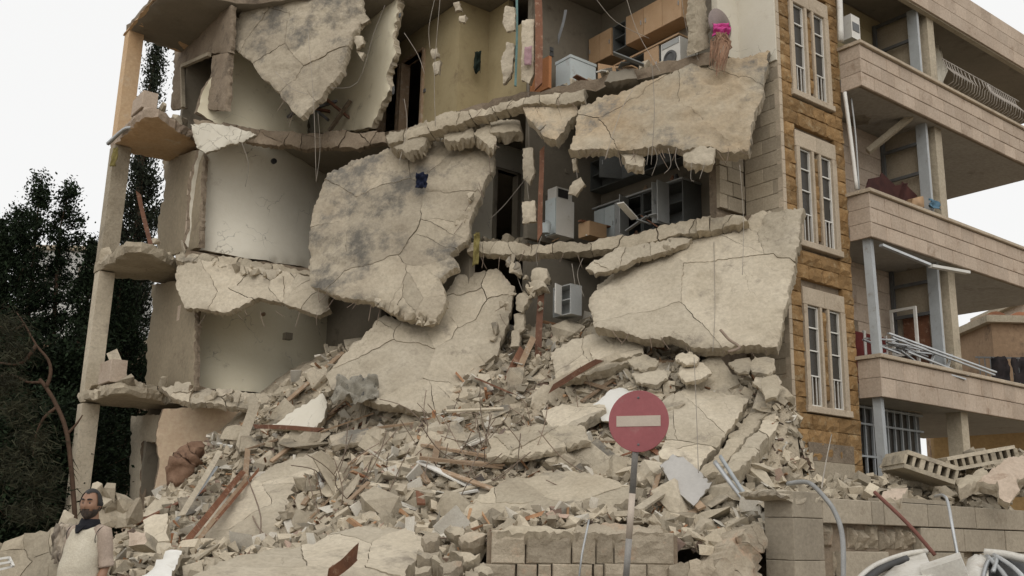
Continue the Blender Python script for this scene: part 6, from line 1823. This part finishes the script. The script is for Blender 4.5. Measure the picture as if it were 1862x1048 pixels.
def headp(th, ph, off=0.0):
    # th: 0 at the face (towards -y), ph: latitude
    cx_, sx = math.cos(ph), math.sin(ph)
    rx, ry, rz = .078, .096, .122
    jaw = 1 - .22 * max(0, -sx) ** 1.5
    p = V((rx * math.sin(th) * cx_ * jaw, -ry * math.cos(th) * cx_ * (1 - .05 * max(0, -sx)), rz * sx))
    u, v_ = th, ph
    d = .024 * G_(u, v_, 0, -.16, .13, .17) + .010 * G_(u, v_, 0, .08, .1, .2) - .010 * (G_(u, v_, .38, .1, .2, .13) + G_(u, v_, -.38, .1, .2, .13)) + .006 * (G_(u, v_, .35, .3, .4, .1) + G_(u, v_, -.35, .3, .4, .1)) + .006 * G_(u, v_, 0, -.48, .3, .1) + .014 * G_(u, v_, 0, -.85, .4, .25) + .006 * (G_(u, v_, .75, -.1, .3, .25) + G_(u, v_, -.75, -.1, .3, .25))
    d += .022 * (G_(u, v_, 1.62, -.02, .13, .24) + G_(u, v_, -1.62, -.02, .13, .24))
    nn = V((math.sin(th) * cx_, -math.cos(th) * cx_, sx))
    return HC + p + nn * (d + off)
hb = MB()
NT, NP = 44, 30
k0 = len(hb.v)
for j in range(1, NP):
    ph = -math.pi / 2 + math.pi * j / NP
    for i in range(NT):
        hb.v.append(headp(-math.pi + 2 * math.pi * i / NT, ph))
bot, topi = len(hb.v), len(hb.v) + 1
hb.v += [headp(0, -math.pi / 2), headp(0, math.pi / 2)]
for j in range(NP - 2):
    for i in range(NT):
        a, b = j * NT + i, j * NT + (i + 1) % NT
        hb.f.append((a, b, b + NT, a + NT))
for i in range(NT):
    hb.f.append((bot, (i + 1) % NT, i))
    hb.f.append((topi, (NP - 2) * NT + i, (NP - 2) * NT + (i + 1) % NT))
nhead = len(hb.v)
loft(hb, [(0, .02, 1.40, .075, .075), (0, .015, 1.47, .062, .066), (0, .01, 1.55, .058, .064), (0, 0, 1.60, .05, .06)])
loft(hb, [(0, .01, .86, .135, .11), (0, 0, 1.0, .14, .12), (0, .0, 1.15, .14, .12), (0, .005, 1.32, .145, .105), (0, .01, 1.42, .12, .08), (0, .015, 1.46, .08, .065)])
for s in (-1, 1):
    sh_, el, wr = V((s * .165, .01, 1.405)), V((s * .205, .03, 1.15)), V((s * .205, -.06, .92))
    limbm(hb, [V((s * .10, .01, 1.42)), sh_, sh_.lerp(el, .5), el, el.lerp(wr, .35), wr], [.05, .05, .043, .038, .039, .026])
    pm = wr + V((0, -.025, -.09))
    limbm(hb, [wr + V((0, 0, .01)), wr.lerp(pm, .5), pm], [.026, .034, .032], 10)
    for i, (o_, l_) in enumerate(((-.027, .065), (-.009, .075), (.009, .072), (.026, .058))):
        f0 = pm + V((s * -.006, o_, .005))
        limbm(hb, [f0, f0 + V((0, -.004, -l_ * .5)), f0 + V((-s * .012, .004, -l_))], [.010, .0095, .008], 7)
    t0 = wr + V((-s * .01, -.045, -.03))
    limbm(hb, [t0, t0 + V((-s * .01, -.02, -.03)), t0 + V((-s * .014, -.022, -.06))], [.013, .011, .009], 7)
    hp, kn, an = V((s * .09, .01, .9)), V((s * .10, 0, .48)), V((s * .105, .03, .08))
    limbm(hb, [hp, hp.lerp(kn, .5), kn, kn.lerp(an, .35), an], [.088, .075, .056, .055, .04])
    limbm(hb, [an + V((0, .03, -.03)), an + V((0, -.06, -.045)), an + V((0, -.16, -.055))], [.04, .042, .03], 10)
hb.v = [MHL(v) for v in hb.v[:nhead]] + [ML(v) for v in hb.v[nhead:]]
me_ = bpy.data.meshes.new('tmp')
me_.from_pydata(hb.v, [], hb.f)
to = bpy.data.objects.new('tmp', me_)
COL.objects.link(to)
rm = to.modifiers.new('r', 'REMESH')
rm.mode = 'VOXEL'
rm.voxel_size = .0075
smo = to.modifiers.new('s', 'SMOOTH')
smo.iterations = 2
smo.factor = .4
dg = bpy.context.evaluated_depsgraph_get()
ev = to.evaluated_get(dg)
em = ev.to_mesh()
bv = [v.co.copy() for v in em.vertices]
bf = [tuple(p.vertices) for p in em.polygons]
ev.to_mesh_clear()
bpy.data.objects.remove(to)
mk('body', bv, bf, SKIN, man, smooth=True)
def patch(name, th0, th1, ph0, ph1, off, m, keep, nt=44, np_=24):
    vs, fs, ix = [], [], {}
    for j in range(np_ + 1):
        for i in range(nt + 1):
            th, ph = th0 + (th1 - th0) * i / nt, ph0 + (ph1 - ph0) * j / np_
            e = keep(th, ph)
            if e > 0:
                ix[i, j] = len(vs)
                vs.append(MHL(headp(th, ph, off * min(1, e * 4) + .002 + .0025 * noise.noise(V((th * 9, ph * 9, 3))))))
    for (i, j) in ix:
        if (i + 1, j) in ix and (i, j + 1) in ix and (i + 1, j + 1) in ix:
            fs.append((ix[i, j], ix[i + 1, j], ix[i + 1, j + 1], ix[i, j + 1]))
    return mk(name, vs, fs, m, man, smooth=True)
patch('hair', -math.pi, math.pi, -.5, 1.57, .007, HAIR, lambda t, p: (p - .78 + .1 * math.cos(t * 4) * (abs(t) < 1) if abs(t) < 1.15 else (p + .1 if abs(t) < 1.8 else p + .5)), 60, 30)
patch('beard', -1.5, 1.5, -1.45, .1, .008, BEARD, lambda t, p: (-.26 - p) if abs(t) > .75 and p > -.6 and abs(t) < 1.35 else ((-.40 - p) if abs(t) < .75 else (-.1 - p if abs(t) >= 1.35 else .3)), 44, 26)
patch('moustache', -.45, .45, -.46, -.3, .007, BEARD, lambda t, p: .12 - abs(t) * .1, 16, 6)
for s in (-1, 1):
    e = MHL(headp(s * .37, .09, -.001))
    MB().lathe(e, V((0, -1, 0)), [(.002, .006), (.010, .004), (.012, 0), (.010, -.004)], 10).build('eye', mat('eye_dark', (0.03, 0.02, 0.015), None, 5, bump=0, rough=.3, rnd=0), man, smooth=True)
    pts = [MHL(headp(s * t, (.27 + .05 * math.sin((t - .1) * 5)), .004)) for t in (.14, .25, .38, .52, .62)]
    MB().tube(pts, [.003, .006, .006, .005, .002], 6).build('eyebrow', HAIR, man, smooth=True)
def garment(name, rings, m, n=48, fold=.012, seed=0, fz=9):
    mb = MB()
    loft(mb, rings, n)
    for i, v in enumerate(mb.v):
        f = noise.noise(V((v.x * 6, v.y * 6, v.z * fz + seed))) * fold + noise.noise(V((v.x * 12 + v.z * 14, v.y * 12, v.z * 22 + seed))) * fold * .5
        r_ = V((v.x, v.y, 0))
        if r_.length > 1e-4:
            mb.v[i] = v + r_.normalized() * f
    mb.v = [ML(v) for v in mb.v]
    return mb.build(name, m, man, smooth=True)
def fine(rings, k=4):
    out = []
    for a, b in zip(rings, rings[1:]):
        for i in range(k):
            out.append(tuple(a[j] + (b[j] - a[j]) * i / k for j in range(5)))
    out.append(rings[-1])
    return out
garment('vest', fine([(0, -.005, .84, .16, .14), (0, -.012, .90, .168, .155), (0, -.035, 1.02, .176, .185), (0, -.03, 1.12, .172, .178), (0, -.012, 1.28, .17, .142), (0, .005, 1.36, .178, .118), (0, .01, 1.425, .155, .098), (0, .015, 1.465, .088, .078)]), VEST, seed=3)
garment('scarf', fine([(0, -.004, 1.43, .085, .088), (0, 0, 1.465, .09, .09), (0, .005, 1.495, .08, .082), (0, .01, 1.515, .066, .07)], 3), SCARF, fold=.014, seed=8, fz=20)
sv = [ML(v) for v in ((-.06, -.085, 1.465), (.05, -.085, 1.465), (.022, -.112, 1.425), (-.006, -.128, 1.395), (-.032, -.112, 1.425))]
mk('scarf_knot', sv + [v + (MR @ V((0, .03, 0))) for v in sv], [(0, 4, 3, 2, 1), (5, 6, 7, 8, 9), (0, 1, 6, 5), (1, 2, 7, 6), (2, 3, 8, 7), (3, 4, 9, 8), (4, 0, 5, 9)], SCARF, man)
for s in (-1, 1):
    sh_, el = V((s * .165, .01, 1.40)), V((s * .205, .03, 1.15))
    mb = MB()
    pts = [V((s * .10, .008, 1.42)), sh_, sh_.lerp(el, .15), sh_.lerp(el, .3), sh_.lerp(el, .45), sh_.lerp(el, .6), sh_.lerp(el, .75), sh_.lerp(el, .88), sh_.lerp(el, .9), sh_.lerp(el, .97), sh_.lerp(el, .98), sh_.lerp(el, 1.06)]
    mb.tube(pts, [.058, .066, .065, .064, .062, .06, .058, .056, .062, .060, .064, .061], 20)
    for i, v in enumerate(mb.v):
        mb.v[i] = ML(v + V((1, .6, 0)) * (.009 * noise.noise(v * 14) + .006 * noise.noise(V((v.x * 10, v.y * 10, v.z * 45)))))
    mb.build('sleeve', SHIRT, man, smooth=True)
    ring = [V((s * (.158 + .012 * math.cos(t)), .005 + .078 * math.sin(t), 1.375 + .082 * math.cos(t))) for t in np.linspace(0, 2 * math.pi, 25)]
    MB().tube([ML(q) for q in ring], .003, 6).build('armhole_trim', SCARF, man, smooth=True)
    hp, kn, an = V((s * .09, .01, .92)), V((s * .10, 0, .48)), V((s * .105, .03, .05))
    mb = MB().tube([ML(q) for q in (V((s * .08, .0, .97)), hp.lerp(kn, .15), hp.lerp(kn, .55), kn, kn.lerp(an, .5), an)], [.105, .105, .09, .075, .072, .07], 18)
    mb.build('trouser_leg', TROU, man, smooth=True)
    mb = MB().tube([ML(q) for q in (V((s * .105, .07, .04)), V((s * .105, .02, .05)), V((s * .105, -.06, .045)), V((s * .108, -.14, .035)), V((s * .11, -.19, .03)))], [.035, .046, .05, .045, .025], 12)
    mb.build('shoe', BLACK, man, smooth=True)
garment('trouser_top', fine([(0, .01, .84, .15, .125), (0, .005, .92, .153, .13)], 3), TROU, fold=.004)
# ------------------------------------------------------------------ torn reinforcement along the hanging slabs
FG = 'rods fringing the hanging slabs'
for x0, y0, x1, y1, d, n in ((1040, 270, 1350, 270, 1.0, 16), (570, 520, 700, 560, .95, 8), (1090, 598, 1400, 628, 1.6, 10), (505, 170, 545, 212, .7, 4), (800, 505, 900, 260, .3, 10), (340, 562, 580, 568, .6, 8), (860, 690, 930, 520, .3, 8), (850, 200, 1050, 172, .3, 9), (850, 455, 1050, 455, .1, 9)):
    for i in range(n):
        t = (i + random.random()) / n
        x, y = x0 + (x1 - x0) * t, y0 + (y1 - y0) * t
        p = P(x, y, d - .12)
        l = random.uniform(.12, .45)
        dx = random.uniform(-.2, .2)
        wire([p, p + V((dx * .4, -.08, -l * .5)), p + V((dx, -.12 + random.uniform(-.1, .1), -l))], .006, REBAR, 'short bent rod fringing the torn edge of a hanging slab', FG, 'rebar', 'rebar')
# crumbs left on the torn edges
CG = 'crumbs on the edges of the hanging slabs'
for x0, y0, x1, y1, d, n in ((680, 548, 800, 590, 1.0, 14), (880, 300, 820, 470, .1, 10), (860, 690, 935, 520, .4, 10), (700, 270, 880, 236, -.1, 12), (345, 480, 560, 505, .25, 10), (1085, 500, 1240, 440, .3, 8), (930, 470, 985, 560, .25, 14), (300, 715, 500, 728, .4, 10)):
    for i in range(n):
        t = random.random()
        p = P(x0 + (x1 - x0) * t + random.uniform(-6, 6), y0 + (y1 - y0) * t + random.uniform(-5, 5), d)
        place('concrete_crumb', random.choice(CH), p, random.uniform(.1, .32), (random.uniform(0, 6), random.uniform(0, 6), random.uniform(0, 6)), 'small crumb of concrete clinging to the torn edge of a slab', 'concrete chunk', CG)
# clutter left in the rooms
for i in range(20):
    p = W(random.uniform(-1.9, -.75), random.uniform(2.3, 4.7), random.choice([L2, L3]) + .06)
    if p.z < L3:
        lab, grp = 'scrap of board lying on the middle kitchen floor', 'scraps in the middle kitchen'
    else:
        lab, grp = 'scrap of board lying on the top kitchen floor', 'scraps in the top kitchen'
    dv = V((random.uniform(-1, 1), random.uniform(-1, 1), random.uniform(-.1, .5))).normalized() * random.uniform(.15, .4)
    MB().bar(p - dv, p + dv, random.uniform(.05, .2), .025).build('scrap_board', random.choice([WOOD, VENEER, GREYCAB, WHITE, DARKCAB]), None, lab, 'board', grp)
# darker things in the diamond slab's room
for i in range(9):
    p = P(random.uniform(500, 620), random.uniform(185, 228), -1.6)
    dv = V((random.uniform(-1, 1), random.uniform(-.4, .4), random.uniform(-.2, .9))).normalized() * random.uniform(.2, .6)
    MB().bar(p - dv, p + dv, .1, .06).build('broken_beam', random.choice([WOOD, DARKST, CONCD]), None, 'broken dark beam lying in the room behind the diamond slab', 'beam', 'beams behind the diamond slab')
